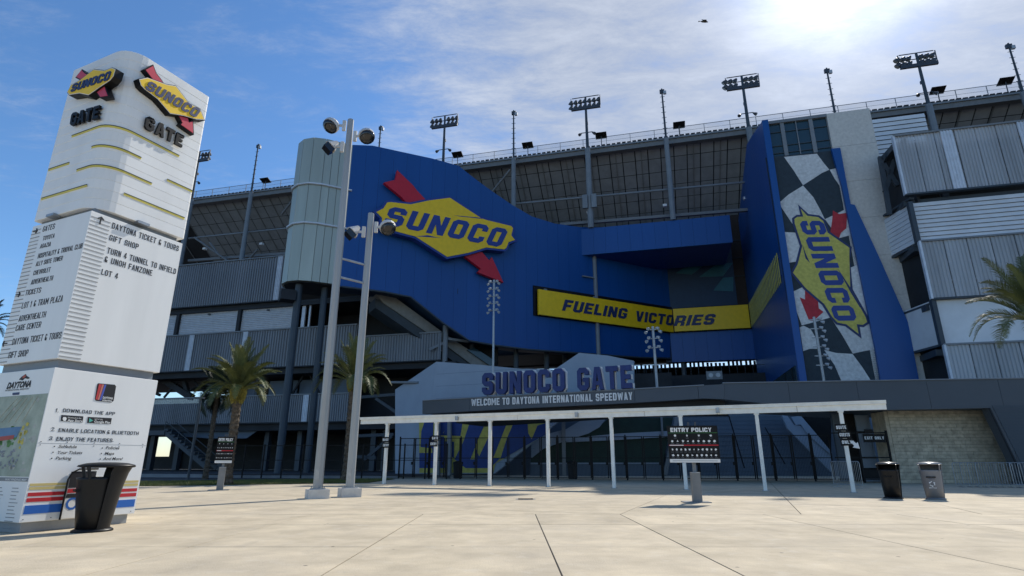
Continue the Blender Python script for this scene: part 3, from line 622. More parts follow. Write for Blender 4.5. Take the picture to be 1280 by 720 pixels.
# shutters between screen bands
vs_b = P.uv(340, 412)[1]; vs_t = P.uv(340, 380)[1]
edges = [P.uv(217, 400)[0]-22.4, P.uv(217, 400)[0]-11.2, P.uv(219, 400)[0], P.uv(295.5, 400)[0], P.uv(366, 400)[0]]
for i in range(4):
    a, b = edges[i]+.3, edges[i+1]-.3
    if i == 0: continue
    n = 14; sh = MB().pbox(P, a, b, vs_b, vs_t, -1.0, -.9).build('roller_shutter', M_ROLL, lw)
    for j in range(n):
        v = vs_b+(vs_t-vs_b)*j/n; mb = MB(); dv = (vs_t-vs_b)/n
        mb.add([P.at(a+.05, v+.01, -.9), P.at(b-.05, v+.01, -.9), P.at(b-.05, v+dv*.5, -.78), P.at(a+.05, v+dv*.5, -.78), P.at(b-.05, v+dv*.97, -.9), P.at(a+.05, v+dv*.97, -.9)], [(0, 1, 2, 3), (3, 2, 4, 5)]); mb.build('shutter_slat', M_ROLL, sh)
    bx_ = MB().pbox(P, (a+b)/2-.2, (a+b)/2+.2, vs_t-.9, vs_t-.7, -.8, -.5).build('lamp', M_LAMP, lw)
for e in edges[1:]:
    MB().pbox(P, e-.3, e+.3, vs_b-.3, vs_t+.4, -.9, -.4).build('column', M_DARKST, lw)
MB().pbox(P, U_L, u_r, vs_t, va-.15, -1.3, -.3).build('floor_edge', M_DARKST, lw)
a = P.uv(366, 400)[0]
MB().pbox(P, a+.9, a+1.5, vs_b-.2, vs_t+.3, -1.2, -.9).build('wall_strip', M_STRIP, lw)
MB().pbox(P, a+2.2, a+2.5, vs_b-.2, vs_t+.3, -1.2, -.9).build('wall_strip', M_STRIP, lw)
# floors
for (v, th, d) in ((va-.2, .8, 17), (b2[2]-.2, .9, 17), (b3[2]-.2, 1.0, 17), (vb-1.5, .5, 12)):
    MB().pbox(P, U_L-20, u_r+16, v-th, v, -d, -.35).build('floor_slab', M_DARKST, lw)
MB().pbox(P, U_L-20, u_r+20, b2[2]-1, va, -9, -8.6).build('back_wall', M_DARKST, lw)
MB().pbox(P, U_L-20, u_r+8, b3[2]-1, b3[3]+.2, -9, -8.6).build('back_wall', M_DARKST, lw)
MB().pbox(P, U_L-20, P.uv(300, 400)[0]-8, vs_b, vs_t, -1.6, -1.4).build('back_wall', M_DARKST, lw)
# level between band 2 and band 3: open, steelwork, pale wall panels on the right
v0, v1 = b3[3], b2[2]-1.0
for x in (282, 307, 350):
    a = P.uv(x, 480)[0]; MB().pbox(P, a-.25, a+.25, v0-.5, v1+.3, -3, -2.6).build('column', M_STEEL, lw)
for x0, x1 in ((300, 331), (337, 372), (375, 440)):
    a = P.back(4).uv(x0, 480)[0]; b = P.back(4).uv(x1, 480)[0]; MB().pbox(P, a, b, v0-.5, v1-.6, -4.2, -4).build('wall_panel', M_HALL2, lw)
for x0, y0, x1, y1, w in ((195, 468, 240, 497, 1.2), (205, 497, 228, 470, .35), (228, 466, 236, 497, .8), (236, 470, 262, 497, .3), (180, 480, 262, 474, .3), (365, 493, 384, 462, .35), (400, 493, 384, 462, .35), (150, 470, 200, 494, .5)):
    MB().bar(P.back(3).hit(x0, y0), P.back(3).hit(x1, y1), w*.8, w*.8).build('brace', M_DARKST, lw)
MB().pbox(P, P.uv(285, 480)[0], u_r+8, v0-2, v1+1, -9, -8.8).build('back_wall', M_DARKST, lw)
# ground storey
v0 = b3[2]-1.1
for x in (172, 205, 262, 318, 360, 455, 470, 486):
    a = P.uv(x, 560)[0]; MB().pbox(P, a-.4, a+.4, 0, v0, -3.4, -2.6).build('column', M_STEEL, lw)
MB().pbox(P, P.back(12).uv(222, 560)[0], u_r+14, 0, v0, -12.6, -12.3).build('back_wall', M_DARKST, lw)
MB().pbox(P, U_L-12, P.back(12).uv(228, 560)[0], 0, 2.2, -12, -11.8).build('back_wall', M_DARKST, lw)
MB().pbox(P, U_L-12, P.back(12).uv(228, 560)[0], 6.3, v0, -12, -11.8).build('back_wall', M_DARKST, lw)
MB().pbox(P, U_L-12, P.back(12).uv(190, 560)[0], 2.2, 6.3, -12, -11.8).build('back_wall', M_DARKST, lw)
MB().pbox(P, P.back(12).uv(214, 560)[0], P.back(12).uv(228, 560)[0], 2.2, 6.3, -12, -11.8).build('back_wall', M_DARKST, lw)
pp(P.back(1), [(215, 531), (300, 529), (337, 528), (308, 548), (262, 548), (232, 546)], -.2, 0, 'wall_panel', M_HALL2, lw)
# stair going down to the right behind the palms
sx0 = P.back(-2).uv(212, 536); sx1 = P.back(-2).uv(262, 580)
for k in range(12):
    f = k/12; a = sx0[0]+(sx1[0]-sx0[0])*f; z = sx0[1]+(sx1[1]-sx0[1])*f; MB().pbox(P, a, a+.7, z-.35, z-.05, 1, 3).build('stair_step', M_STEEL, lw)
for o in (1, 3):
    MB().bar(P.at(sx0[0], sx0[1]-.5, o), P.at(sx1[0]+.5, sx1[1]-.6, o), .15, .6).build('stair_stringer', M_STEEL, lw)
    MB().bar(P.at(sx0[0], sx0[1]+1.1, o), P.at(sx1[0]+.5, sx1[1]+1.0, o), .1, .1).build('handrail', M_STEEL, lw)
for k in range(7):
    f = k/6; a = sx0[0]+(sx1[0]-sx0[0])*f; z = sx0[1]+(sx1[1]-sx0[1])*f; MB().pbox(P, a, a+.07, z-.3, z+1.1, 2.95, 3.02).build('baluster', M_STEEL, lw)
MB().pbox(P, P.uv(170, 545)[0], sx0[0]+.3, sx0[1]-1.0, sx0[1]-.3, .8, 3.2).build('stair_landing', M_STEEL, lw)
for x0, y0, x1, y1 in ((470, 498, 505, 522), (455, 575, 490, 545), (430, 570, 470, 572), (445, 545, 492, 543), (445, 497, 495, 493)):
    MB().bar(P.back(-4).hit(x0, y0), P.back(-4).hit(x1, y1), .3, .4).build('brace', M_STEEL, lw)
# low black fence before the wing
lf = thing('boundary_fence', 'low black picket fence behind the lawn and palm trunks', 'fence', (-20, 52, 0))
PF = Plane((-28, 54.5, 0), (.985, -.17, 0))
for i in range(13):
    MB().pbox(PF, i*1.9-.05, i*1.9+.05, 0, 2.9, -.05, .05).build('fence_post', M_BLACK, lf)
for v in (.25, 1.5, 2.75): MB().pbox(PF, 0, 22.8, v, v+.06, -.03, .03).build('fence_rail', M_BLACK, lf)
MB().pbox(PF, -14, 22.8, 0, .28, -1.2, -.6).build('kerb', M_GREYST, lf)

# ================================================================== SILVER STAIR TOWER
zT = P_DIAG.hit(444, 182).z; zB = P_DIAG.hit(430, 357).z
st = thing('stair_tower', 'silver rounded stair tower with two seam bands left of the blue wall', 'tower', tuple(P_DIAG.at(P_DIAG.uv(410, 300)[0], 0)))
ul = P_DIAG.uv(408, 175)[0]; ur = P_DIAG.uv(444.5, 182)[0]; r_ = 3.4
def sprof(o=0):
    L = [(ur, o), (ul, o)]
    L = [(ur+(ul-ur)*i/4, o) for i in range(5)]
    for i in range(1, 7): a = math.pi*i/6*.97; L.append((ul-(r_+o)*math.sin(a), -r_+(r_+o)*math.cos(a)))
    L.append((ur, -2*r_)); return L
pr = sprof()
for i in range(len(pr)-1):
    a, b = Vector(pr[i]), Vector(pr[i+1]); d = (b-a); nrm = Vector((d.y, -d.x)).normalized(); 
    sub = 1
    for s in range(sub):
        p = a+d*(s/sub)+d.normalized()*.03; q = a+d*((s+1)/sub)-d.normalized()*.03; zz = [zB, zB+(zT-zB)*.385, zB+(zT-zB)*.66, zT]
        for k in range(3):
            mb = MB(); z0, z1 = zz[k]+.04, zz[k+1]-.04
            o3 = lambda v, z, e=0: P_DIAG.at(v.x, z, v.y-e)
            c = (p+q)/2; inn = lambda v: Vector((v.x, v.y))+ (Vector((ul, -r_))-v).normalized()*.3 if i >= 4 else Vector((v.x, v.y-.3))
            pi_, qi = inn(p), inn(q)
            mb.add([o3(p, z0), o3(q, z0), o3(q, z1), o3(p, z1), o3(pi_, z0), o3(qi, z0), o3(qi, z1), o3(pi_, z1)], [(1, 0, 3, 2), (4, 5, 6, 7), (0, 4, 7, 3), (5, 1, 2, 6), (3, 7, 6, 2), (0, 1, 5, 4)])
            mb.build('cladding_panel', M_SILV, st)
prs = sprof(.14)
for z in (zB+(zT-zB)*.385, zB+(zT-zB)*.66):
    MB().tube([P_DIAG.at(a, z, b) for a, b in prs], .16, 6).build('seam_band', M_STRIP, st)
MB().prism(Plane(P_DIAG.at(0, zB+.05, 0), P_DIAG.a, -P_DIAG.n), [(a, -b) for a, b in sprof(-.35)], -.15, .0).build('underside', M_DARKST, st)
MB().prism(Plane(P_DIAG.at(0, zT-.2, 0), P_DIAG.a, -P_DIAG.n), [(a, -b) for a, b in sprof(-.35)], -.15, .0).build('roof', M_GREYST, st)
PC = Plane(P_DIAG.at(0, 0, -2), P_DIAG.a)
for (x0, y0), (x1, y1), rr in (((404, 356), (386, 592), .85), ((374, 366), (346, 592), .95)):
    u = PC.uv(x0, y0)[0]; u2 = PC.uv(x1, y1)[0]
    MB().tube([PC.at((u+u2)/2, 0), PC.at((u+u2)/2, zB)], rr*.5, 12).build('column', M_STEEL, st, smooth=False)
MB().pbox(PC, ul-3.5, ul-1.6, zB-2.6, zB-1.2, -1, 1).build('beam', M_DARKST, st)

# ================================================================== BLUE ENTRANCE
be = thing('entrance_facade', 'huge blue metal clad entrance wall folding into a recess', 'building', tuple(P_DIAG.at(5, 0)))
wall = [(441, 181), (466, 182), (540, 198), (573, 207), (592, 222), (615, 239), (640, 256), (665, 270.6), (694, 279.5), (726, 284), (760, 284), (838, 290), (838, 447), (800, 446), (660, 436), (620, 431), (586, 425), (553, 402.5), (513, 371), (505, 369), (480, 364), (460, 361), (425, 357.5)]
uv = pts(P_DIAG, wall)
strips(P_DIAG, uv, 2.1, -.5, 0, 'cladding_panel', M_BLUE, be, gap=.02, jit=.006)
inner = offset_poly(uv, -.25)
MB().prism(P_DIAG, inner, -4.5, -.52).build('wall_core', M_NAVY, be)
# edge trim under the sloping bottom
ed = [P_DIAG.at(*P_DIAG.uv(x, y), .05) for x, y in [(427, 358.5), (480, 365), (513, 371.5), (553, 403.5), (586, 426), (620, 432), (660, 437), (800, 447), (838, 448)]]
MB().tube(ed, .16, 6).build('edge_trim', M_STEEL, be)
# back wall of the recess and wall below the banner
zlow = P_B.hit(860, 452).z; zban = P_B.hit(928, 412).z
uB0 = P_B.uv(836, 400)[0]; uB1 = P_SIDE.p.dot(UX)+.2
strips(P_B, [(uB0, zlow), (uB1, zlow), (uB1, zban+1.2), (uB0, zban+1.2)], 2.1, -.5, 0, 'cladding_panel', M_BLUE, be, gap=.02)
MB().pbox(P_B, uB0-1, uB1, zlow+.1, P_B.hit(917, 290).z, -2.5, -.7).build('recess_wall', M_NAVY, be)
zr0 = zban+4.2; zr1 = P_B.hit(917, 292).z
# checks on the recess wall, faint teal
ck = [[(868, 323), (895, 307), (917, 303), (905, 318)], [(905, 318), (917, 303), (917, 312), (890, 327), (875, 326)], [(874, 345), (897, 328), (917, 327), (904, 344)], [(845, 340), (868, 325), (884, 327), (865, 342)], [(892, 362), (904, 346), (917, 345), (917, 363)]]
for q in (ck[0], ck[2], ck[3], ck[4]):
    MB().prism(P_B, pts(P_B, q), -.7, -.62).build('teal_check', M_TEAL, be)
q = P_B.uv(918, 340); q2 = P_B.uv(934, 340)
MB().pbox(P_B, q[0], q2[0]+1.5, zban+1, zr1+4, -.72, -.55).build('opening_shade', mat('brown_dark', (.03, .02, .018), .8), be)  # solid dark brown sheet, its colour stands in for the shade inside an opening
for y in (300, 322, 345): 
    z = P_B.hit(925, y).z; MB().pbox(P_B, q[0], q2[0], z, z+.3, -.55, -.4).build('floor_edge', M_DARKST, be)
# header beam
sI = (P_H.p.dot(WX)-P_DIAG.p.dot(WX))/DG.dot(WX); u0 = (P_DIAG.p+DG*sI).dot(UX)-.02; u1 = P_H.uv(914.5, 290)[0]; zt_ = P_H.uv(914, 268.5)[1]; zb_ = P_H.uv(914, 303)[1]
strips(P_H, [(u0, zb_), (u1, zb_), (u1, zt_), (u0, zt_)], 2.1, -.5, 0, 'header_panel', M_BLUE, be, gap=.02)
MB().pbox(P_H, u0+.1, u1-.05, zb_+.05, zt_-.05, -11.5, -.52).build('header_core', M_BLUE2, be)
u = P_DIAG.uv(744, 360)[0]
MB().tube([P_DIAG.at(u, 0, .13), P_DIAG.at(u, P_DIAG.uv(741, 317)[1], .13)], .36, 12).build('column', M_GREYST, be)
MB().pbox(P_DIAG, u-2.8, u, P_H.hit(735, 346).z, P_H.hit(735, 346).z+.2, .1, .4).build('column_tie', M_GREYST, be)
# support columns under the wall
for x, P_, m_ in ((556, P_DIAG.back(1.5), M_GREYST), (683, P_DIAG.back(2.5), M_STEEL), (645, P_DIAG.back(2.5), M_STEEL), (706, P_DIAG.back(5), M_STEEL), (853, P_B.back(1), M_STEEL), (590, P_DIAG.back(3.5), M_STEEL)):
    p = P_.uv(x, 440); MB().tube([P_.at(p[0], 0), P_.at(p[0], P_.uv(x, {556: 405, 590: 432}.get(x, 440))[1]+.6)], .42, 10).build('column', m_, be)
for x0, y0, x1, y1 in ((556, 423, 586, 427), (536, 437, 556, 428)):
    MB().bar(P_DIAG.back(1.5).hit(x0, y0), P_DIAG.back(1.5).hit(x1, y1), .35, .35).build('brace', M_GREYST, be)
# black boxes put the shade of the open slot behind the banner into colour
u0, v0 = P_DIAG.uv(666, 357); u1, v1 = P_DIAG.uv(838, 384)
MB().prism(P_DIAG, [(u0, P_DIAG.uv(671, 395)[1]), (u1+.4, P_DIAG.uv(671, 395)[1]), (u1+.4, v0), (u0, v0)], .01, .2).build('slot_shade', M_BLACK, be)
MB().pbox(P_B, uB0, uB1, zban, zban+4.6, .01, .25).build('slot_shade', M_BLACK, be)
for x in (680, 741): 
    a = P_DIAG.uv(x, 370)[0]; MB().pbox(P_DIAG, a-.25, a+.25, v0-1.4, v0-.4, .3, .6).build('slot_post', M_GREYST, be)

# diagonal light stair underside seen beneath the wall
es = thing('escalator_truss', 'pale sloping stair soffit descending right beneath the blue wall', 'stair', tuple(PW(80).at(-15, 0)))
PE = P_DIAG.back(3)
pp(PE, [(468, 366), (493, 371), (553, 415), (605, 450), (625, 463), (600, 463), (551, 427), (480, 379)], -4, 0, 'stair_underside', mat('stair_soffit', (.27, .275, .265), .7, var=.12), es)
pp(PE, [(470, 372), (480, 379), (551, 427), (600, 463), (585, 463), (540, 432), (470, 384)], -4.2, -.3, 'stair_girder', M_STEEL, es)
pp(PE, [(583, 438), (592, 435), (618, 452), (612, 458)], -2, .4, 'landing_glass', M_GLASS, es)
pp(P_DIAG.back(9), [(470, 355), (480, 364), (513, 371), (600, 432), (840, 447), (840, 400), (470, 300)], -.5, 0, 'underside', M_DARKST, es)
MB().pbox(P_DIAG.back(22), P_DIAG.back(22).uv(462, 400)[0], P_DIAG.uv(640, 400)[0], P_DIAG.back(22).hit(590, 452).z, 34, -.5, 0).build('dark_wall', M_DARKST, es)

# ================================================================== EMBLEM ON THE BLUE WALL
def emblem(root, P, yel, tails, words, off, th, my, mr, mb_, border, lo=.05, wedges=(), letter_m=None, two=True, side=None):
    P = P.back(-(off+th)); off = -th; uv = pts(P, yel)
    MB().prism(P, offset_poly(uv, border), off, off+th).build('backing', side or mb_, root)
    MB().prism(P, uv, off+th, off+th+lo).build('diamond_face', my, root)
    for t in tails: MB().prism(P, pts(P, t), off-.0, off+th*.55).build('arrow', mr, root)
    for wd in wedges: MB().prism(P, pts(P, wd), off+th+lo, off+th+lo*1.4).build('notch', mb_, root)
    slanted(P, words, 'SUNOCO', off+th+lo, off+th+lo*2, letter_m or mb_, root, gap=.9)
z1 = lambda L: zf((470, 200), 4.5, L)
em = thing('wall_emblem', 'giant yellow diamond emblem reading SUNOCO with red arrow on the blue wall', 'sign', tuple(P_DIAG.hit(560, 285)))
emblem(em, P_DIAG, z1([(2, 293), (42, 272), (62, 240), (80, 237), (195, 250), (300, 228), (415, 213), (592, 328), (620, 338), (760, 372), (770, 384), (760, 424), (780, 450), (745, 462), (733, 494), (720, 503), (620, 492), (520, 522), (400, 545), (220, 430), (150, 412), (50, 384), (32, 368), (34, 326)]),
       [z1([(50, 118), (115, 103), (125, 48), (215, 135), (238, 165), (292, 222), (280, 240), (190, 245), (150, 200)]), z1([(500, 530), (520, 515), (605, 512), (645, 560), (660, 540), (725, 684), (580, 625), (598, 605)])],
       z1([(38, 362), (697, 492), (745, 392), (82, 262)]), .35, 1.15, M_YEL, M_RED, M_BLUE2, .32, .06,
       [z1([(438, 312), (470, 318), (600, 332), (592, 326)]), z1([(222, 430), (375, 440), (340, 436), (290, 424)])])
# ================================================================== YELLOW BANNER
bn = thing('fascia_banner', 'long yellow banner folded at the corner reading FUELING VICTORIES', 'banner', tuple(P_DIAG.hit(760, 395)))
a = P_DIAG.uv(669.5, 364); b = P_DIAG.uv(838.7, 389); c = P_DIAG.uv(838.7, 416.5); zbt, ztp = c[1], b[1]
MB().pbox(P_DIAG, P_DIAG.uv(670, 380)[0], b[0]-.28, zbt, ztp, .5, .85).build('banner_face', M_YEL, bn)
ub = P_SIDE.p.dot(UX)-.3
uc = P_DIAG.at(b[0], 0, .85).dot(UX)
MB().pbox(P_B, uc-.25, ub, zbt, ztp, .5, .85).build('banner_face', M_YEL, bn)
slanted(P_DIAG, [(698.7, 389.5), (778.5, 400), (781, 387.5), (703, 376)], 'FUELING', .87, .95, M_DKBLUEP, bn, gap=.8)
slanted(P_DIAG, [(790, 402.5), (836.5, 408.5), (839, 395.5), (791.5, 390)], 'VICTO', .87, .95, M_DKBLUEP, bn, gap=.8)
slanted(P_B, [(841.5, 409), (891, 407), (895, 393.7), (846, 396)], 'RIES', .87, .95, M_DKBLUEP, bn, gap=.8)

# ================================================================== ENTRANCE TOWER
et = thing('entrance_tower', 'tall concrete tower with painted front and deep blue flank', 'tower', tuple(P_T.at(P_T.uv(1040, 300)[0], 0)))
uTL = P_SIDE.p.dot(UX); uc0 = P_T.uv(1033, 143)[0]; uc1 = P_T.uv(1083, 135)[0]+.35; zt_ = P_T.hit(1083, 135.5).z; uTL += .05
# concrete shaft cast in lifts
nz_ = 9
for i in range(nz_):
    z0 = zt_*i/nz_; z1_ = zt_*(i+1)/nz_
    MB().pbox(P_T, uc0, uc1, z0+.015, z1_-.015, -16, 0).build('concrete_lift', M_CONC, et)
MB().pbox(P_T, uTL+.3, uc0, 0, P_T.hit(1000, 193).z, -16, -.25).build('tower_core', M_CHKD, et)
# glazed top
zg0 = P_T.hit(1000, 196).z
nm = 4; gl = MB().pbox(P_T, uTL+.4, uc0, zg0, zt_-.5, -9, -.35).build('glazed_top', M_GLASS, et)
for i in range(nm+1):
    u = uTL+.4+(uc0-uTL-.5)*i/nm; MB().pbox(P_T, u, u+.12, zg0, zt_-.4, -.35, -.15).build('mullion', M_GREYST, et)
for v in (zg0+1, zg0+(zt_-zg0)*.35, zg0+(zt_-zg0)*.7): MB().pbox(P_T, uTL+.4, uc0, v, v+.1, -.34, -.2).build('transom', M_STEEL, et)
for x_ in (.28, .72): u = uTL+(uc0-uTL)*x_; MB().pbox(P_T, u, u+.5, zg0, zt_-.4, -.35, -.1).build('pale_mullion', M_GREYST, et)
MB().pbox(P_T, uTL, uc0, zt_-.45, zt_, -9.2, .02).build('parapet', M_GREYST, et)
# flank
SL = [(951, 149), (941, 168), (933.5, 181), (934.5, 240), (928, 300), (928, 385), (945, 447), (975, 447), (1001, 480), (1003, 600)]
fl = [P_SIDE.uv(x, y) for x, y in SL[:-4]]
vend = P_SIDE.uv(928, 385)
zlo = P_SIDE.hit(1001, 480).z*0+6
uback = -(P_B.p-P_T.p).dot(WX)
flank = [(0, zt_), (P_SIDE.uv(941, 168)[0], P_SIDE.uv(941, 168)[1]), (P_SIDE.uv(933.5, 181)[0], P_SIDE.uv(933.5, 181)[1]), (uback, P_SIDE.uv(934, 240)[1]), (uback, 0), (0, 0)]
strips(P_SIDE, flank, 2.1, -.5, 0, 'cladding_panel', M_BLUE, et, gap=.02)
MB().prism(P_SIDE, offset_poly(flank, -.2), -.9, -.55).build('flank_core', M_NAVY, et)
# dark glazed zone low on the flank
gz = P_SIDE.hit(975, 392).z
MB().pbox(P_SIDE, P_SIDE.uv(945, 450)[0], -.5, 0, gz*.62, .02, .15).build('dark_glazing', M_GLASS, et)
for i in range(6):
    a_ = P_SIDE.uv(948, 450)[0]*(i+.5)/6; MB().pbox(P_SIDE, a_, a_+.12, 0, gz*.62, .15, .22).build('mullion', M_BLACK, et)
# yellow fins
a0, v0 = P_SIDE.uv(928, 385); v0b = P_SIDE.uv(929.5, 412)[1]; a1 = P_SIDE.uv(972, 307)[0]; v1 = P_SIDE.uv(972, 307)[1]; v1b = P_SIDE.uv(976, 352)[1]
fn = thing('fin_screen', 'row of upright yellow fins on the blue flank of the tower', 'louvre screen', tuple(P_SIDE.at((a0+a1)/2, v0)))
nf = 27
for i in range(nf):
    f = (i+.5)/nf; u = max(a0, uback+.9)+(a1-max(a0, uback+.9))*f; MB().pbox(P_SIDE, u-.11, u+.11, zbt, ztp, .12, .21).build('fin', M_MYEL, fn)
for v in (.2, .8): MB().pbox(P_SIDE, a0, a1, zbt+(ztp-zbt)*v, zbt+(ztp-zbt)*v+.2, .02, .12).build('fin_rail', M_BLUE2, fn)
# left and right blue trims of the painted front
uL = P_T.uv(951, 149)[0]
mw = P_T.uv(963, 199)[0]-P_T.uv(955.5, 199)[0]
MB().pbox(P_T, uTL-.05, uTL+mw, 0, zt_-.0, .03, .45).build('blue_trim', M_BLUE, et)
pp(P_T, [(1038, 188), (1049, 187), (1062, 257), (1067, 258), (1096, 320), (1133, 404), (1147.5, 480), (1152, 520), (1110, 520), (1100, 480), (1093, 438), (1082, 384), (1069, 320), (1063, 294), (1051, 234), (1044, 210)], .03, .5, 'blue_flange', M_BLUE, et)
# ================================================================== PAINTED MURAL
z2 = lambda L: zf((940, 170), 4.5, L)
z3 = lambda L: zf((980, 320), 4.5, L)
mu = thing('tower_mural', 'chequered flag mural with vertical SUNOCO diamond on the tower front', 'mural', tuple(P_T.at(P_T.uv(1020, 300)[0], 12)))
pp(P_T, [(957, 197), (1039, 188.5), (1045, 210), (1052, 234), (1064, 294), (1070, 320), (1083, 384), (1094, 438), (1101, 480), (1106, 520), (1006, 520)], -.22, .0, 'dark_field', M_CHKD, mu)
for q in ([z2(L) for L in ([(180, 118), (365, 100), (402, 150), (435, 190), (390, 210), (345, 240), (287, 277), (235, 195)], [(287, 279), (345, 345), (385, 418), (412, 474), (300, 560), (262, 547), (150, 378), (205, 330), (250, 302)], [(437, 190), (480, 180), (500, 290), (465, 240)], [(410, 468), (470, 440), (530, 410), (555, 557), (490, 575), (455, 530)])]):
    pp(P_T, q, .0, .02, 'white_check', M_CHKW, mu)
for q in ([z2([(178, 540), (262, 545), (280, 612), (262, 705)])+z3([(25, 38)])], [z3([(375, 65), (412, 50), (440, 180), (460, 290), (430, 290), (372, 190)])], [z3([(52, 200), (105, 175), (200, 240), (265, 345), (170, 372), (100, 390), (70, 310)])], [z3([(88, 402), (110, 392), (150, 412), (178, 460), (190, 522), (145, 522), (108, 535)])],
          [z3([(265, 350), (350, 340), (440, 300), (462, 296), (508, 525), (450, 535), (387, 549), (330, 450)])], [z3([(225, 528), (290, 545), (385, 551), (440, 625), (502, 722), (530, 800), (370, 800), (330, 720), (285, 615)])]):
    pp(P_T, q[0], .0, .02, 'white_check', M_CHKW, mu)
ye = z2([(273, 410), (310, 450), (372, 458), (400, 480), (425, 545), (547, 630), (546, 700)])+z3([(366, 0), (372, 190), (400, 240), (458, 345), (466, 372), (442, 388), (408, 384), (418, 438), (350, 385), (300, 375), (268, 340), (225, 270), (120, 180), (50, 95), (75, 50)])+z2([(262, 700), (282, 620), (240, 495), (238, 468), (255, 456), (288, 455)])
pp(P_T, z2([(455, 420), (490, 440), (535, 432), (530, 520), (500, 545), (490, 574), (440, 545), (450, 480)]), .02, .05, 'red_arrow', M_MRED, mu)
pp(P_T, z3([(118, 180), (190, 240), (195, 295), (222, 315), (165, 365), (140, 362), (88, 233), (118, 245)]), .02, .05, 'red_arrow', M_MRED, mu)
yu = pts(P_T, ye)
MB().prism(P_T, offset_poly(yu, .28), .05, .07).build('diamond_outline', M_DKBLUEP, mu)
MB().prism(P_T, yu, .07, .09).build('diamond', M_MYEL, mu)
slanted(P_T, [z2([(262, 480)])[0], z3([(288, 366)])[0], z3([(412, 364)])[0], z2([(398, 478)])[0]], 'SUNOCO', .10, .12, M_BLUE2, mu, gap=.75)
pp(P_T, z3([(300, 70), (380, 190), (440, 290), (425, 290), (370, 200)]), .09, .11, 'notch', M_DKBLUEP, mu)
pp(P_T, z2([(282, 610), (300, 660), (325, 715), (300, 690)]), .09, .11, 'notch', M_DKBLUEP, mu)

# ================================================================== RIGHT WING
rw = thing('grandstand_wing', 'right wing with pale ribbed metal screens and horizontal siding', 'building', tuple(P_WR.at(60, 0)))
P = P_WR
UE = P.uv(1330, 240)[0]; UE += 8
def rscreen(x0, yt, yb, xr_t, strip=(), lean=0):
    u0 = P.uv(x0, yt)[0]; v1 = P.uv(x0, yt)[1]; v0 = P.uv(xr_t, yb)[1]; n = round((UE-u0)/2.2)
    for i in range(n):
        a = u0+i*(UE-u0)/n; b = u0+(i+1)*(UE-u0)/n; corr(P, a+.03, b-.03, v0, v1, .33, .1, 'screen_panel', M_SCREENR, rw, o=random.uniform(0, .05))
    for us in strip: corr(P, us-.65, us+.65, v0+.02, v1-.02, .3, .1, 'translucent_strip', M_STRIP, rw, o=.2)
    MB().pbox(P, u0-.15, UE, v1, v1+.2, -.2, .3).build('screen_rail', M_GREYST, rw)
    MB().pbox(P, u0-.15, UE, v0-.2, v0, -.3, .3).build('screen_rail', M_STEEL, rw)
    MB().pbox(P, u0-.22, u0, v0-.1, v1+.1, -.2, .3).build('edge_strip', M_STRIP, rw)
    for f in (.3, .62): MB().pbox(P, u0, UE, v0+(v1-v0)*f, v0+(v1-v0)*f+.14, -.35, -.2).build('girt', M_GREYST, rw)
    return u0, v0, v1
U1_ = P.uv(1117, 172)[0]; ustrip = P.uv(1190, 200)[0]
s1 = rscreen(1117, 172, 243, 1133, (ustrip, P.uv(1279, 160)[0]))
s2 = rscreen(1150, 303, 373, 1165, ())
s3 = rscreen(1181, 432, 500, 1190, ())
def boards(x, yt, yb, xb, n, m, flat=False):
    u0 = P.uv(x, yt)[0]; v1 = P.uv(x, yt)[1]; v0 = P.uv(xb, yb)[1]
    if flat:
        MB().pbox(P, u0, UE, v0, v1, -.6, -.3).build('wall_panel', M_SIDING, rw); return u0, v0, v1
    for i in range(n):
        a = v0+(v1-v0)*i/n; b = v0+(v1-v0)*(i+1)/n; mb = MB()
        mb.add([P.at(u0, a, -.3), P.at(UE, a, -.3), P.at(UE, b-.06, -.42), P.at(u0, b-.06, -.42), P.at(u0, a, -.6), P.at(UE, a, -.6)], [(0, 1, 2, 3), (1, 0, 4, 5)]); mb.build('siding_board', M_SIDING, rw)
    MB().pbox(P, u0, UE, v0, v1, -.9, -.61).build('wall_core', M_STEEL, rw)
    return u0, v0, v1
w1 = boards(1141, 252, 300, 1150, 9, M_SIDING); w2 = boards(1171, 374, 431, 1183, 1, M_SIDING, flat=True)
# dark edge post
for sc_, (x0, y0, x1, y1) in enumerate(((1139, 252, 1149, 302), (1168, 374, 1180, 431))):
    a = P.uv(x0, y0); b = P.uv(x1, y1); MB().pbox(P, a[0]-.35, a[0]+.1, b[1], a[1], -.6, .1).build('corner_post', M_STEEL, rw)
# return face on the wing's left end (runs back to the tower)
uE = (U1_+w1[0]+s2[0]+s3[0])/4
uS = w1[0]-.1
P_R = Plane(P.at(uS, 0, -.3), (-(WX*.97)+UX*.25).normalized())
dpt = 9
def ret(vt, vb, m, n=1, nm='return_board'):
    for i in range(n):
        a = vb+(vt-vb)*i/n; b = vb+(vt-vb)*(i+1)/n; MB().pbox(P_R, -dpt, 0, a+.02, b-.03, -.3, 0).build(nm, m, rw)
ret(w1[2], w1[1], M_SIDING, 9); ret(w2[2], w2[1], M_SIDING, 1, 'return_panel')
MB().pbox(P_R, -dpt, 0, 0, s1[2], -1.2, -.9).build('return_core', M_DARKST, rw)
for v in (s1[1]-.3, s2[2]+.2, s2[1]-.3, s3[2]+.3): MB().pbox(P_R, -dpt, 0, v-.25, v, -.5, .02).build('return_trim', M_STEEL, rw)
for x0, y0, x1, y1 in ((1101, 200, 1117, 182), (1104, 205, 1122, 232), (1106, 240, 1118, 200), (1100, 196, 1112, 268)):
    MB().bar(P.back(3).hit(x0, y0), P.back(3).hit(x1, y1), .4, .5).build('brace', M_STEEL, rw)
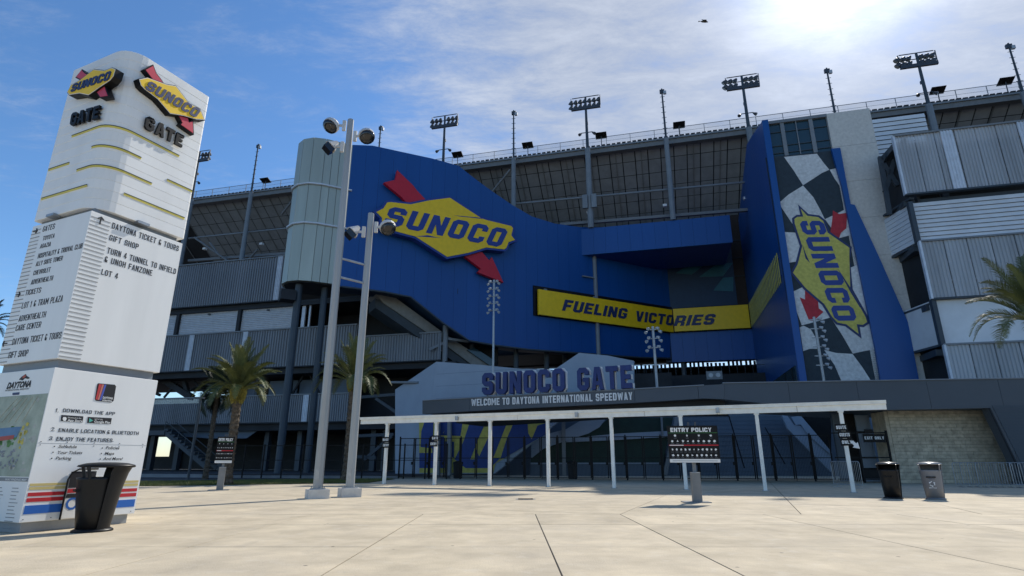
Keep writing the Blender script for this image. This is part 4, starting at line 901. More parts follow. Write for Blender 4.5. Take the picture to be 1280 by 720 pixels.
for v in (s1[1]-.4, w1[1]-.3, s2[1]-.4, w2[1]-.3, s1[2]-.5): MB().pbox(P, uS-.5, UE, v-.7, v, -18, -.95).build('floor_slab', M_STEEL, rw)
MB().pbox(P, uS+2, UE, 0, s1[2]+1, -12.3, -12).build('back_wall', M_DARKST, rw)
for u in (uS+4, uS+13, uS+22): MB().pbox(P, u, u+.7, 0, s1[2]+1, -2.2, -1.5).build('column', M_STEEL, rw)
# upper siding beside the tower
P8 = PW(84); zz0 = P8.hit(1155, 192).z; zz1 = P8.hit(1088, 150).z; ua = P8.uv(1075, 150)[0]; ubb = P8.uv(1155, 143)[0]
for i in range(9):
    a = zz0+(zz1-zz0)*i/9; MB().add([P8.at(ua, a, .2), P8.at(ubb, a, .2), P8.at(ubb, a+(zz1-zz0)/9-.06, .08), P8.at(ua, a+(zz1-zz0)/9-.06, .08)], [(0, 1, 2, 3)]).build('siding_board', M_SIDING, rw)
MB().pbox(P8, ua, ubb, zz0-4, zz1, -.4, 0).build('wall_core', M_STEEL, rw)
MB().pbox(P8, ua-3, UE, zz0-14, zz0-.2, -6, -5.6).build('back_wall', M_DARKST, rw)

# ================================================================== GATE HALL (white walls, fascia, masonry pier)
gh = thing('gate_hall', 'low gate building with pale walls, charcoal fascia and tan block bay', 'building', tuple(P_HALL.at(10, 0)))
P = P_HALL
pp(P, [(545, 452), (600, 456), (646, 460.5), (693, 462), (724, 441), (760, 444.5), (792, 451), (792, 504), (705, 512), (705, 521), (618, 592), (529.5, 592)], -.4, 0, 'hall_wall', M_HALL, gh)
P_HL = Plane(P.hit(545, 520)*1, (.75, -.66, 0)); P_HL.p.z = 0
pp(P_HL, [(494, 487), (545, 452.4), (545, 592), (494, 592)], -.4, -.0, 'hall_wall', M_HALL, gh)
# board lines on the hall wall
ztopw = P.hit(545, 453).z
for i in range(1, 9):
    v = ztopw*i/9; MB().pbox(P, P.uv(545, 500)[0], P.uv(600, 500)[0]+6, v, v+.02, .0, .012).build('board_joint', M_HALL2, gh)
MB().tube([P_HL.hit(500, 478)+Vector((-1, 0, 0)), P_HL.hit(523, 478)], .14).build('pipe', M_GREYST, gh)
# charcoal fascia
fa = [(528, 500.5), (640, 495), (793, 487.2), (880, 481.5), (905, 480.2), (905, 499), (880, 498), (793, 503.5), (640, 511), (528, 517.5)]
FU = pts(P_FA, fa)
strips(P_FA, FU, 4.6, -.6, 0, 'fascia_panel', M_FASC, gh, gap=.02)
MB().prism(P_FA, offset_poly(FU, -.06), -7.5, -.62).build('roof_slab', M_PIER, gh)
MB().prism(P_FA, pts(P_FA, [(560, 510), (905, 490), (905, 512), (800, 513), (700, 519), (562, 528)]), -7, -1.2).build('soffit_box', M_DARKST, gh)
MB().tube([P_FA.at(FU[0][0]+.1, FU[0][1]-.02, .03), P_FA.at(FU[3][0], FU[3][1], .03)], .05).build('fascia_cap', M_GREYST, gh)
uo = P_FB.uv(905, 480.3)[0]
top = P_FB.uv(1280, 475)[1]; zF = P_FB.uv(950, 478)[1]
PX = P_FB
band = [(903, 480.5), (960, 478.5), (1280, 473), (1400, 470.5), (1400, 640), (1282, 640), (1278, 600), (1267, 572), (1236, 510), (1105, 512.5), (965, 505), (903, 499)]
BU = pts(PX, band); zt2 = BU[1][1]
BU[0] = (BU[0][0], zt2); 
BU = [(a, max(b, -.0)) for a, b in BU]
strips(PX, BU, 4.6, -.8, 0, 'fascia_panel', M_FASC, gh, gap=.02)
for i in range(26):     # lapped siding on the pier
    v = .1+i*.2
    uu = [p for p in [PX.uv(1236, 510), PX.uv(1267, 572)]]
    t = (v-uu[1][1])/(uu[0][1]-uu[1][1]); ux_ = uu[1][0]+(uu[0][0]-uu[1][0])*t+.25
    if v < uu[0][1]+.1: MB().pbox(PX, ux_, ux_+12, v, v+.185, .0, .03).build('siding_board', M_PIER, gh)
MB().tube([PX.at(*PX.uv(1236, 510), .05), PX.at(PX.uv(1270, 580)[0], PX.uv(1270, 580)[1], .05), PX.at(PX.uv(1281, 604)[0], 0, .05)], .07).build('edge_trim', M_DARKST, gh)
MB().tube([PX.at(PX.uv(903, 480)[0], zt2+.02, .04), PX.at(PX.uv(1390, 474)[0], PX.uv(1390, 471)[1], .04)], .05).build('fascia_cap', M_GREYST, gh)
MB().prism(PX, offset_poly(BU[:2]+[BU[2], BU[3]]+[(BU[3][0], BU[9][1]), BU[9], BU[10], BU[11]], -.1), -9, -.82).build('roof_slab', M_PIER, gh)
# block bay
PBk = PX.back(2.2)
a = PBk.uv(1108, 512); vtop = PX.uv(1236, 510)[1]; b = PBk.uv(1236, 510)
bu0 = PBk.uv(1112, 530)[0]; bu1 = PBk.uv(1285, 590)[0]; bh = .235; bl_ = .74
MB().pbox(PBk, bu0, bu1+6, 0, vtop+.2, -.6, -.03).build('masonry_core', M_MORT, gh)
nr = int((vtop+.1)/bh)+1
cnt = 0
for r in range(nr):
    u = bu0-(bl_/2 if r % 2 else 0)
    while u < bu1 and cnt < 300:
        aa = max(u, bu0); z0 = r*bh
        # skip what the leaning pier hides
        t = (z0-uu[1][1])/(uu[0][1]-uu[1][1]); lim = (uu[1][0]+(uu[0][0]-uu[1][0])*t)+(2.2*.75)
        if aa < lim+1.2 and u+bl_ > aa+.05:
            MB().pbox(PBk, aa+.008, u+bl_-.008, z0+.008, z0+bh-.008, -.15, random.uniform(-.012, .012)).build('block', M_BRICK, gh); cnt += 1
        u += bl_
# left side face of the block bay (darker return)
PBs = Plane(PBk.at(bu0, 0, 0), (.10, -.995, 0)); PBs = Plane(PBk.at(bu0, 0, 0)-Vector((-.12, .99, 0))*0, (-.0, 1, 0))
MB().pbox(PBk, bu0-.25, bu0-.01, 0, vtop, -1.9, -.02).build('return_wall', M_BRICK, gh)
# side door bay: tall pale window and black frames
for x0, x1, y0, y1, m_ in ((1075, 1093, 519, 598, M_HALL), (1056, 1074, 515, 600, M_BLACK), (1046, 1056, 515, 600, M_HALL2)):
    p0 = PBk.back(3).uv(x0, 560)[0]; p1 = PBk.back(3).uv(x1, 560)[0]; MB().pbox(PBk.back(3), p0, p1, 0, PBk.back(3).uv(x0, y0)[1], -.3, 0).build('door_panel' if m_ != M_HALL else 'window_pane', m_, gh)
for yv in (540, 572, 586):
    p0 = PBk.back(3).uv(1073, 560)[0]; p1 = PBk.back(3).uv(1096, 560)[0]; v = PBk.back(3).uv(1085, yv)[1]; MB().pbox(PBk.back(3), p0, p1, v-.06, v+.06, 0, .06).build('window_bar', M_BLACK, gh)
# interior wall and ramp behind the gates
Pn = P_IN
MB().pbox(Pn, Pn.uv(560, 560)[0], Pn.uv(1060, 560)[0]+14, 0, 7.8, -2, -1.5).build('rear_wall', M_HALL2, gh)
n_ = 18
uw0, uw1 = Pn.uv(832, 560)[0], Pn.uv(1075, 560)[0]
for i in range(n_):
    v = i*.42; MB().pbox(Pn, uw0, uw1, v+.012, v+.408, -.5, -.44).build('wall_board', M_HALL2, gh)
zz = lambda L: zf((660, 510), 6.26, L)
Pr = Pn.back(-1.2)
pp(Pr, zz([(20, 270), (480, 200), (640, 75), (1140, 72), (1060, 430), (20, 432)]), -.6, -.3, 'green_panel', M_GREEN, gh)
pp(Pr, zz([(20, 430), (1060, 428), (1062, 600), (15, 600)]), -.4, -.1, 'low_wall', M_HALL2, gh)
pp(Pr, zz([(300, 240), (700, 200), (1130, 178), (1130, 224), (700, 250), (300, 268)]), -.2, .1, 'ramp_beam', M_HALL, gh)
pp(Pr, zz([(25, 262), (120, 215), (195, 192), (300, 165), (440, 82), (620, 70), (560, 150), (470, 200), (350, 238), (200, 290), (120, 320), (25, 395)]), -.2, .15, 'ramp_side', M_HALL, gh)
pp(Pr, zz([(20, 428), (1060, 427), (1060, 436), (20, 440)]), -.05, .05, 'wall_cap', M_HALL, gh)
for q in ([(1150, 60), (1178, 60), (1085, 525), (1050, 522)], [(1032, 70), (1048, 70), (1056, 215), (1042, 215)], [(262, 90), (292, 90), (300, 570), (270, 570)]):
    pp(Pr, zz(q), .16, .4, 'post', M_GREYST, gh)
zt3 = lambda L: zf((840, 510), 6.26, L)
pp(Pr, zt3([(845, 32), (880, 36), (950, 132), (1000, 140), (1075, 195), (1120, 250), (1240, 365), (1240, 500), (1000, 262), (900, 160)]), -.2, .15, 'stair_stringer', M_HALL, gh)
pp(Pr, zt3([(925, 72), (1000, 62), (1240, 345), (1240, 370), (1060, 215), (1000, 130), (960, 134)]), .15, .3, 'stair_parapet', M_HALL, gh)
pp(Pr, zt3([(1010, 60), (1250, 60), (1250, 340)]), -.3, -.1, 'opening_shade', M_BLACK, gh)  # black sheet painted in place of the shaded opening above the stair
for q in ([(448, 55), (456, 55), (580, 470), (572, 470)], [(735, 150), (742, 150), (900, 440), (892, 440)]): pp(Pn, zt3(q), -.43, -.4, 'crack_line', M_BLACK, gh)

# mural inside the hall: slices of blue and yellow lettering
hm = thing('hall_mural', 'huge blue and yellow lettering mural behind the gates', 'mural', tuple(P_HALL.at(5, 1)))
zh = lambda L: zf((500, 510), 6.856, L)
MU = zh([(165, 110), (1260, 70), (1255, 215), (1120, 290), (880, 440), (820, 475), (800, 555), (168, 556)])
pp(P_HALL, MU, .01, .04, 'yellow_ground', M_MYEL, hm)
M_HB = mat('hall_mural_blue', (.015, .05, .22), .6, var=.1)
for q in ([(215, 110), (290, 110), (285, 245), (380, 245), (380, 285), (465, 290), (465, 430), (420, 400), (385, 515), (168, 515), (168, 385), (280, 385), (280, 345), (180, 335), (185, 200)],
          [(330, 110), (540, 110), (520, 240), (370, 215), (385, 190), (365, 235), (330, 235)],
          [(605, 110), (745, 105), (672, 265), (605, 440), (640, 440), (650, 345), (680, 415), (760, 250), (790, 105), (930, 100), (800, 430), (860, 430), (820, 470), (770, 515), (565, 515), (470, 440), (545, 290)],
          [(975, 130), (1095, 130), (1100, 215), (1130, 270), (1180, 150), (1250, 130), (1250, 225), (900, 425), (860, 440), (905, 300), (920, 255)]):
    pp(P_HALL, zh(q), .045, .06, 'blue_letter_shape', M_HB, hm)
for x in (350, 447): pp(P_HALL, zh([(x-18, 110), (x+10, 110), (x+8, 580), (x-20, 580)]), .3, .6, 'hall_column', M_GREYST, hm)

# ================================================================== RAISED LETTERS ON THE FASCIA
sg = thing('gate_lettering', 'tall blue letters SUNOCO GATE standing on the charcoal fascia', 'sign', tuple(P_FA.hit(700, 490)))
def raised(txt, x0, x1, y0, y1, hpx):
    u0, v0 = P_FA.uv(x0, y0); u1, v1 = P_FA.uv(x1, y1); v = P_FA.uv(x0, y0)[1]; h = P_FA.uv(x0, y0-hpx)[1]-v
    slanted(UV(P_FA), [(u0, v), (u1, v), (u1, v+h), (u0, v+h)], txt, -.1, .28, mat('letter_navy', (.008, .028, .15), .45), sg, gap=.95)
    slanted(UV(P_FA), [(u0+.10, v), (u1+.10, v), (u1+.10, v+h+.05), (u0+.10, v+h+.05)], txt, -.35, -.14, M_WHITE, sg, name='letter_return', gap=.95)
UVfa = P_FA
raised('SUNOCO', 604, 707, 494, 489.5, 27); raised('GATE', 723, 791, 488.6, 485.5, 28)
vv = P_FA.uv(650, 493)[1]
for x in range(608, 795, 11):
    if 708 < x < 722: continue
    u = P_FA.uv(x, 490)[0]; MB().pbox(P_FA, u-.04, u+.04, P_FA.uv(x, 491)[1]-.35, P_FA.uv(x, 491)[1]+.25, -.3, -.2).build('letter_stand', M_GREYST, sg)
wl = thing('welcome_lettering', 'white words WELCOME TO DAYTONA INTERNATIONAL SPEEDWAY on the fascia', 'sign', tuple(P_FA.hit(690, 499)))
u0, v0 = P_FA.uv(589.5, 508.2); u1, v1 = P_FA.uv(792, 499); v = (v0+v1)/2; h = P_FA.uv(589.5, 499.6)[1]-v0
wq = 'WELCOME TO DAYTONA INTERNATIONAL SPEEDWAY'.split(); wgt = lambda s_: sum({'I': 1.25, 'M': 4.05, 'W': 4.5}.get(c, 3.0)*1.0+.8 for c in s_)
tot = sum(wgt(x) for x in wq)+2.2*(len(wq)-1); xx = 0
for x in wq:
    a = u0+(u1-u0)*xx/tot; b = u0+(u1-u0)*(xx+wgt(x)-.8)/tot; xx += wgt(x)+2.2
    cond(UV(P_FA), [(a, v), (b, v), (b, v+h), (a, v+h)], x, .01, mat('white_letters', (.8, .8, .8), .5), wl, t=1.08, W=3.2, gap=.8, ext=.06, name='word')
# floodlight poles on the hall roof
def cluster(px, py0, py1, P, n, where, one=False):
    a = P.hit(px, py0); u = P.uv(px, (py0+py1)/2)[0]; zb0 = P.uv(px, py1)[1]
    r = thing('lamp_cluster_pole', 'pole of small stacked floodlights %s' % where, 'floodlight pole', tuple(P.at(u, zb0)), 'poles of small floodlights at the gate building')
    MB().tube([P.at(u, zb0-2), P.at(u, a.z)], .11, 8).build('pole', M_GALV, r)
    for i in range(n):
        z = a.z-.25-i*.78
        MB().pbox(P, u-.42, u+.42, z-.04, z+.04, -.04, .04).build('cross_arm', M_GALV, r)
        for s in (-1, 1):
            for k2 in (.28, .5):
                if one and s < 0: continue
                mb = MB(); lamp_head(mb, P.at(u+s*k2*.9, z+.12-(.3 if k2 > .4 else 0), .1), (s*.6, -.5, -.35), .14, .30); mb.build('floodlamp', M_LAMPW, r)
cluster(617, 350, 462, Plane((0, 57, 0), CD), 5, 'in front of the blue wall below the red arrow')
cluster(818.5, 408, 482, Plane((0, 52, 0), CD), 3, 'in front of the yellow banner corner')
cluster(1024, 396, 482, Plane((0, 50, 0), (1, -.1, 0)), 6, 'in front of the chequered mural', True)

# ================================================================== WHITE CANOPY OVER THE GATE LINE
cn = thing('gate_canopy', 'long low white steel canopy on slim posts before the gates', 'canopy', tuple(P_CAN.at(-12, 0)))
PXS = [480, 543, 612, 686, 768, 858, 957, 1067]; PYB = [604.5, 605, 607, 608.5, 610, 611, 613, 615]
zt_ = P_CAN.uv(1067, 502.5)[1]; ul_ = P_CAN.uv(452, 527)[0]; ur_ = P_CAN.uv(1107, 505)[0]
pu = [P_CAN.uv(x, y)[0] for x, y in zip(PXS, PYB)]
seg = [ul_]+[(pu[i]+pu[i+1])/2 for i in range(len(pu)-1)]+[ur_]
for i in range(len(seg)-1):
    MB().pbox(P_CAN, seg[i]+.01, seg[i+1]-.01, zt_-.42, zt_-.14, -.12, .12).build('beam', M_CANOPY, cn)
    MB().pbox(P_CAN, seg[i], seg[i+1], zt_-.14, zt_, -.95, .22).build('roof_sheet', M_CANOPY, cn)
    MB().pbox(P_CAN, seg[i], seg[i+1], zt_-.02, zt_+.03, .16, .25).build('drip_edge', M_CANOPY, cn)
for u in pu:
    MB().pbox(P_CAN, u-.09, u+.09, .02, zt_-.42, -.09, .09).build('post', M_CANOPY, cn)
    MB().pbox(P_CAN, u-.16, u+.16, 0, .02, -.16, .16).build('base_plate', M_GALV, cn)
    MB().pbox(P_CAN, u-.13, u+.13, zt_-.5, zt_-.43, -.13, .13).build('cap_plate', M_CANOPY, cn)
for x in (573, 722, 898):
    u = P_CAN.uv(x, 520)[0]; MB().pbox(P_CAN, u-.09, u+.09, zt_-.36, zt_-.1, .13, .3).build('joint_bracket', M_GALV, cn)
def post_sign(i, lines_, off, lab, arrow=False):
    u = pu[i]; r = thing('wayfinding_sign', lab, 'sign', tuple(P_CAN.at(u, 2.2, .12)), 'small signs on the canopy posts'); Q = UV(P_CAN)
    for k, (txt, s) in enumerate(lines_):
        z = 2.75-k*.36+off
        MB().pbox(P_CAN, u-.28+s, u+.28+s, z-.17, z+.17, .1, .13).build('sign_plate', M_BLACK, r)
        cond(Q, [(u-.22+s, z-.08), (u+.22+s, z-.08), (u+.22+s, z+.08), (u-.22+s, z+.08)], txt, .13, M_WHITE, r, t=1.1, ext=.006)
    z -= .0
    if arrow:
        a = u+.42; z = z-.12
        MB().prism(P_CAN, [(a-.2, z+.12), (a-.1, z+.2), (a+.02, z+.05), (a+.1, z+.12), (a+.14, z-.2), (a-.16, z-.14), (a-.08, z-.07)], .13, .15).build('arrow', M_WHITE, r)
post_sign(0, [('BAGS', 0), ('ENTRY', .05)], .1, 'small black sign pair on the leftmost canopy post')
post_sign(1, [('GATE', 0), ('ENTRY', -.1)], .15, 'small black sign pair on the second canopy post from the left')
post_sign(7, [('SUITE', -.1), ('GUESTS', 0), ('ONLY', .05)], .35, 'black GUESTS ONLY sign with white arrow on the rightmost canopy post', True)

# ================================================================== BLACK SWING GATES
gu0 = P_GATE.uv(498, 598)[0]; gu1 = P_GATE.uv(1046, 601)[0]; gh_ = P_GATE.uv(1000, 543.5)[1]; pitch = (gu1-gu0)/25
gproto = None
def make_gate():
    r = thing('swing_gate', 'black steel gate leaf in the row behind the white canopy posts', 'gate', (0, 0, 0), 'black gate leaves in a row under the fascia')
    w = pitch-.08
    Q = Plane((0, 0, 0), (1, 0, 0))
    for u in (.03, w-.03): MB().pbox(Q, u-.045, u+.045, .12, gh_, -.04, .04).build('stile', M_BLACK, r)
    for v in (.16, gh_*.5, gh_-.04): MB().pbox(Q, .065, w-.065, v-.03, v+.03, -.03, .03).build('rail', M_BLACK, r)
    bars = MB(); n = 11
    for i in range(1, n): u = .06+(w-.12)*i/n; bars.pbox(Q, u-.006, u+.006, .19, gh_-.07, -.006, .006)
    bars.build('pickets', M_BLACK, r)
    MB().pbox(Q, w-.2, w-.04, 1.15, 1.4, .036, .07).build('latch', M_BLACK, r)
    MB().tube([(.03, 0, .02), (.03, 0, .11)], .02).build('drop_bolt', M_BLACK, r)
    return r
ORD = 'first second third fourth fifth sixth seventh eighth ninth tenth eleventh twelfth thirteenth fourteenth fifteenth sixteenth seventeenth eighteenth nineteenth twentieth twenty-first twenty-second twenty-third twenty-fourth twenty-fifth'.split()
g0 = make_gate(); ang = math.atan2(-.203, .979)
for i in range(25):
    g = g0 if i == 0 else copy_tree(g0)
    g.location = P_GATE.at(gu0+i*pitch, 0); g.rotation_euler = (0, 0, ang)
    g['label'] = 'black steel gate leaf behind the canopy posts, %s from the left' % ORD[i]
gp = thing('gate_post_row', 'black posts standing between the gate leaves', 'gate posts', tuple(P_GATE.at(gu0, 0)))
for i in range(0, 26, 2):
    MB().pbox(P_GATE, gu0+i*pitch-.09, gu0+i*pitch+.01, 0, gh_+.12, -.12, -.04).build('gate_post', M_BLACK, gp)
# exit gate with sign
eg = thing('exit_gate', 'black framed exit gate beside the tan block bay', 'gate', tuple(P_GATE.at(gu1, 0)))
PE2 = PBk.back(-.15); e0 = PE2.uv(1048, 600)[0]; e1 = PE2.uv(1111, 560)[0]
for u in (e0+.8, PE2.uv(1074, 560)[0], e1): MB().pbox(PE2, u-.06, u+.06, 0, PE2.uv(1108, 538)[1], -.06, .06).build('gate_post', M_BLACK, eg)
for v in (.25, 1.7, PE2.uv(1108, 541)[1]): MB().pbox(PE2, e0, e1, v-.04, v+.04, -.03, .03).build('rail', M_BLACK, eg)
MB().pbox(PE2, PE2.uv(1074, 560)[0], e1-.07, .3, .9, -.02, .02).build('gate_sheet', M_BLACK, eg)
ex = thing('exit_sign', 'black EXIT ONLY sign hanging on the exit gate', 'sign', tuple(PE2.at(*PE2.uv(1092, 548))))
a = PE2.uv(1079, 553); b = PE2.uv(1105, 542.5); MB().pbox(PE2, a[0], b[0], a[1], b[1], .07, .1).build('sign_plate', M_BLACK, ex)
Q = UV(PE2); cond(Q, [(a[0]+.1, a[1]+.2), (b[0]-.1, a[1]+.2), (b[0]-.1, b[1]-.17), (a[0]+.1, b[1]-.17)], 'EXIT ONLY', .10, M_WHITE, ex, t=1.1, ext=.01)
c = PE2.uv(1080, 542); MB().pbox(PE2, c[0], c[0]+.6, c[1], c[1]+.3, .07, .1).build('small_plate', M_BLACK, ex)
# ================================================================== SIGN PYLON
CRN = Vector((-10.55, 13.12, 0)); dRr = Vector((.407, .914, 0)).normalized(); dLl = Vector((-.914, .407, 0)).normalized(); WD = 2.5
PR = Plane(CRN, dRr); PL = Plane(CRN, -dLl)     # both faces start at the near corner
py = thing('sign_pylon', 'white square gate pylon in three stacked blocks covered in directions', 'sign pylon', tuple(CRN+dRr*WD/2+dLl*WD/2))
cc_ = CRN+dRr*(WD/2)+dLl*(WD/2)
def ring(half, rad, n=6, small=.06):
    L = []
    for k, (sx, sy) in enumerate(((-1, -1), (1, -1), (1, 1), (-1, 1))):
        if rad < .02: L.append((sx*half, sy*half)); continue
        rk = rad if k == 0 else min(small, rad)
        cx, cy = sx*(half-rk), sy*(half-rk); a0 = math.pi+k*math.pi/2
        for i in range(n+1): a = a0+math.pi/2*i/n; L.append((cx+rk*math.cos(a), cy+rk*math.sin(a)))
    return [cc_+dRr*x+dLl*y for x, y in L]
def rslab(half, rad, z0, z1, name, m, inner=None, bev=.012):
    r1 = ring(half, rad); r0 = ring(half-bev, max(rad-bev, .001) if rad > .02 else rad); n = len(r1); mb = MB(); up = Vector((0, 0, 1))
    rows = [[p+up*z0 for p in r0], [p+up*(z0+bev) for p in r1], [p+up*(z1-bev) for p in r1], [p+up*z1 for p in r0]]
    v = [p for r in rows for p in r]; f = [(k*n+i, k*n+(i+1) % n, (k+1)*n+(i+1) % n, (k+1)*n+i) for k in range(3) for i in range(n)]
    f += [tuple(range(n))[::-1], tuple(range(3*n, 4*n))]
    return mb.add(v, f).build(name, m, py, smooth=False)
zA0, zA1 = PR.uv(20, 654)[1], PR.uv(68, 459)[1]; zB0, zB1 = PR.uv(72.8, 448)[1], PR.uv(115.6, 263.4)[1]
zC1 = 0
rslab(WD/2-.10, .0, 0, zA0, 'plinth', mat('plinth_grey', (.30, .31, .32), .6), bev=.005)
rslab(WD/2, .0, zA0, zA1, 'lower_block', M_WHITE, bev=.008)
rslab(WD/2-.10, .0, zA1, zB0, 'shadow_gap', M_GREYST, bev=.002)
rslab(WD/2, .0, zB0, zB1, 'middle_block', M_WHITE2 if False else M_WHITE, bev=.008)
HC = WD/2+.02; zc0 = zB1+.14
zc1 = PR.at(0, 0).z+PR.uv(262, 122)[1]
rslab(WD/2-.12, .0, zB1, zc0, 'shadow_gap', M_GREYST, bev=.002)
nco = 17
for i in range(nco):
    z0 = zc0+(zc1-zc0)*i/nco; z1_ = zc0+(zc1-zc0)*(i+1)/nco; rslab(HC, .55, z0, z1_, 'plank_course', M_WHITE, bev=.010)
# stripes follow the rounded corner
rg = ring(HC+.004, .55, 10)
def arc_pts(sl, sr, off):      # from sl metres out on the left face, round the corner, to sr on the right face
    rd = .55; L = []
    A = lambda x, y: cc_+dRr*x+dLl*y
    h = HC+off
    for s in (sl, rd): 
        if s >= rd or sl >= rd: L.append(A(-h, -HC+s))
    if sl < rd: L = []
    for i in range(9):
        a = math.pi+math.pi/2*i/8; L.append(A(-(HC-rd)+(rd+off)*math.cos(a), -(HC-rd)+(rd+off)*math.sin(a)))
    L.append(A(-HC+sr, -h)); return L
def band(Lp, z, hh, name, m):
    mb = MB(); n = len(Lp); up = Vector((0, 0, 1)); ct = cc_+up*z
    Li = [p+(Vector((cc_.x, cc_.y, 0))-p).normalized()*.03 for p in Lp]
    v = [p+up*(z-hh) for p in Lp]+[p+up*(z+hh) for p in Lp]+[p+up*(z-hh) for p in Li]+[p+up*(z+hh) for p in Li]
    f = []
    for i in range(n-1): f += [(i, i+1, n+i+1, n+i), (2*n+i, 2*n+i+1, i+1, i), (n+i, n+i+1, 3*n+i+1, 3*n+i)]
    f += [(0, n, 3*n, 2*n), (n-1, 3*n-1, 4*n-1, 2*n-1)]
    return mb.add(v, f).build(name, m, py)
PR2 = Plane(cc_-dLl*HC-dRr*HC, dRr); PL2 = Plane(cc_-dRr*HC-dLl*HC, -dLl)
def stripe(pl, pr):  # dark strip above each stripe stands in for shade in a recess
    if pl and pr:
        a = PL2.uv(*pl); b = PR2.uv(*pr); z = (a[1]+b[1])/2; band(arc_pts(-a[0], b[0], .012), z, .026, 'yellow_stripe', M_TYEL); band(arc_pts(-a[0], b[0], .02), z+.034, .009, 'stripe_recess_shade', M_DARKST)
    else:
        PP, (p, q) = (PL2, pl) if pl else (PR2, pr); a = PP.uv(*p); b = PP.uv(*q); z = (a[1]+b[1])/2
        MB().pbox(PP, a[0], b[0], z-.026, z+.026, .0, .012).build('yellow_stripe', M_TYEL, py); MB().pbox(PP, a[0], b[0], z+.027, z+.043, .0, .02).build('stripe_recess_shade', M_DARKST, py)
stripe((90, 171), (223.6, 195.8)); stripe((114.6, 185.7), (176.3, 197.3)); stripe((96, 214), (189.4, 230))
stripe(((61, 212.6), (86.5, 205)), None); stripe(((52, 248.7), (108.5, 233)), None); stripe(None, ((208.7, 224.8), (239.8, 240))); stripe(None, ((155, 241), (230, 275)))
# ribs along the near corner of the middle block, both faces
for PP, s in ((PR, 1), (PL, -1)):
    nrb = 34; wq = PR.uv(137, 285)[0] if s > 0 else 0
    if s < 0: a0_, a1_ = PL.uv(41, 290)[0], PL.uv(52, 285)[0]; a0_ = -WD+.01; a1_ = -WD+.42
    else: a0_, a1_ = .02, wq
    for i in range(nrb):
        z = zB0+.05+(zB1-zB0-.1)*i/nrb; MB().pbox(PP, a0_, a1_, z, z+.022, .0, .008).build('rib', mat('rib_grey', (.34, .345, .35), .6), py)
# floodlights under the top block
for PP, u in ((PR, 1.25), (PL, -1.6)):
    MB().pbox(PP, u-.16, u+.16, zc0-.05, zc0+.02, -.05, .12).build('soffit_light', M_GALV, py)
# directions on the right face of the middle block
zq = lambda L: zf((0, 250), 3.13, L)
def dline(P, txt, a, b, h, m=M_BLACKP, bold=.01, name='lettering', sh=0):
    (x0, y0), (x1, y1) = a, b; q = bquad_uv(P, x0, y0, x1, y1, h)
    if txt.isupper() or txt[0].isdigit(): return cond(UV(P), q, txt, .0, m, py, t=.80 if P is PR and bold > .01 else .72, W=3.0 if not sh else 4.2, gap=.9 if not sh else 1.2, ext=.006)
    return bf_text(UV(P), q, txt, .006, m, py, bold=bold+.006, name=name, shear=sh)
RT = [('DAYTONA TICKET & TOURS', (437, 108), (697, 203), 24), ('GIFT SHOP', (426, 158), (540, 192), 23), ('TURN 4 TUNNEL TO INFIELD', (418, 206), (686, 292), 24), ('& UNOH FANZONE', (408, 240), (593, 298), 24), ('LOT 4', (395, 292), (460, 308), 23)]
for t, a, b, h in RT: 
    a, b = zq([a, b]); dline(PR, t, a, b, h/3.13, bold=.012)
LT = [('GATES', (166, 125), (212, 113), 20), ('TOYOTA', (167, 157), (211, 150), 16), ('AGAZIA', (156, 190), (197, 181), 16), ('HOSPITALITY & TRIOVAL CLUB', (148, 226), (320, 192), 18), ('ALLY SUITE TOWER', (140, 258), (243, 238), 17), ('CHEVROLET', (130, 294), (195, 282), 17), ('ADVENTHEALTH', (121, 330), (205, 316), 18), ('TICKETS', (98, 374), (158, 363), 20), ('LOT 1 & TRAM PLAZA', (84, 425), (243, 398), 23), ('ADVENTHEALTH', (72, 476), (177, 459), 22), ('CARE CENTER', (60, 514), (158, 498), 22), ('DAYTONA TICKET & TOURS', (46, 568), (238, 541), 24), ('GIFT SHOP', (31, 620), (107, 610), 24)]
for t, a, b, h in LT:
    a, b = zq([a, b]); dline(PL, t, a, b, h/3.13, bold=.012)
def arrow(P, px, ang, s):
    u, v = P.uv(*px); c, d = math.cos(ang), math.sin(ang); T = lambda L: [(u+x*c*s-y*d*s, v+x*d*s+y*c*s) for x, y in L]
    MB().prism(P, T([(-1, -.12), (.6, -.12), (.15, -.6), (.4, -.75), (1, 0), (.4, .75), (.15, .6), (.6, .12), (-1, .12)]), .0, .018).build('arrow', M_BLACKP, py)
arrow(PR, zq([(393, 80)])[0], math.pi/2, .105); arrow(PL, zq([(140, 122)])[0], 0, .1); arrow(PL, zq([(72, 370)])[0], 0, .1); arrow(PL, zq([(20, 562)])[0], math.pi, .1)
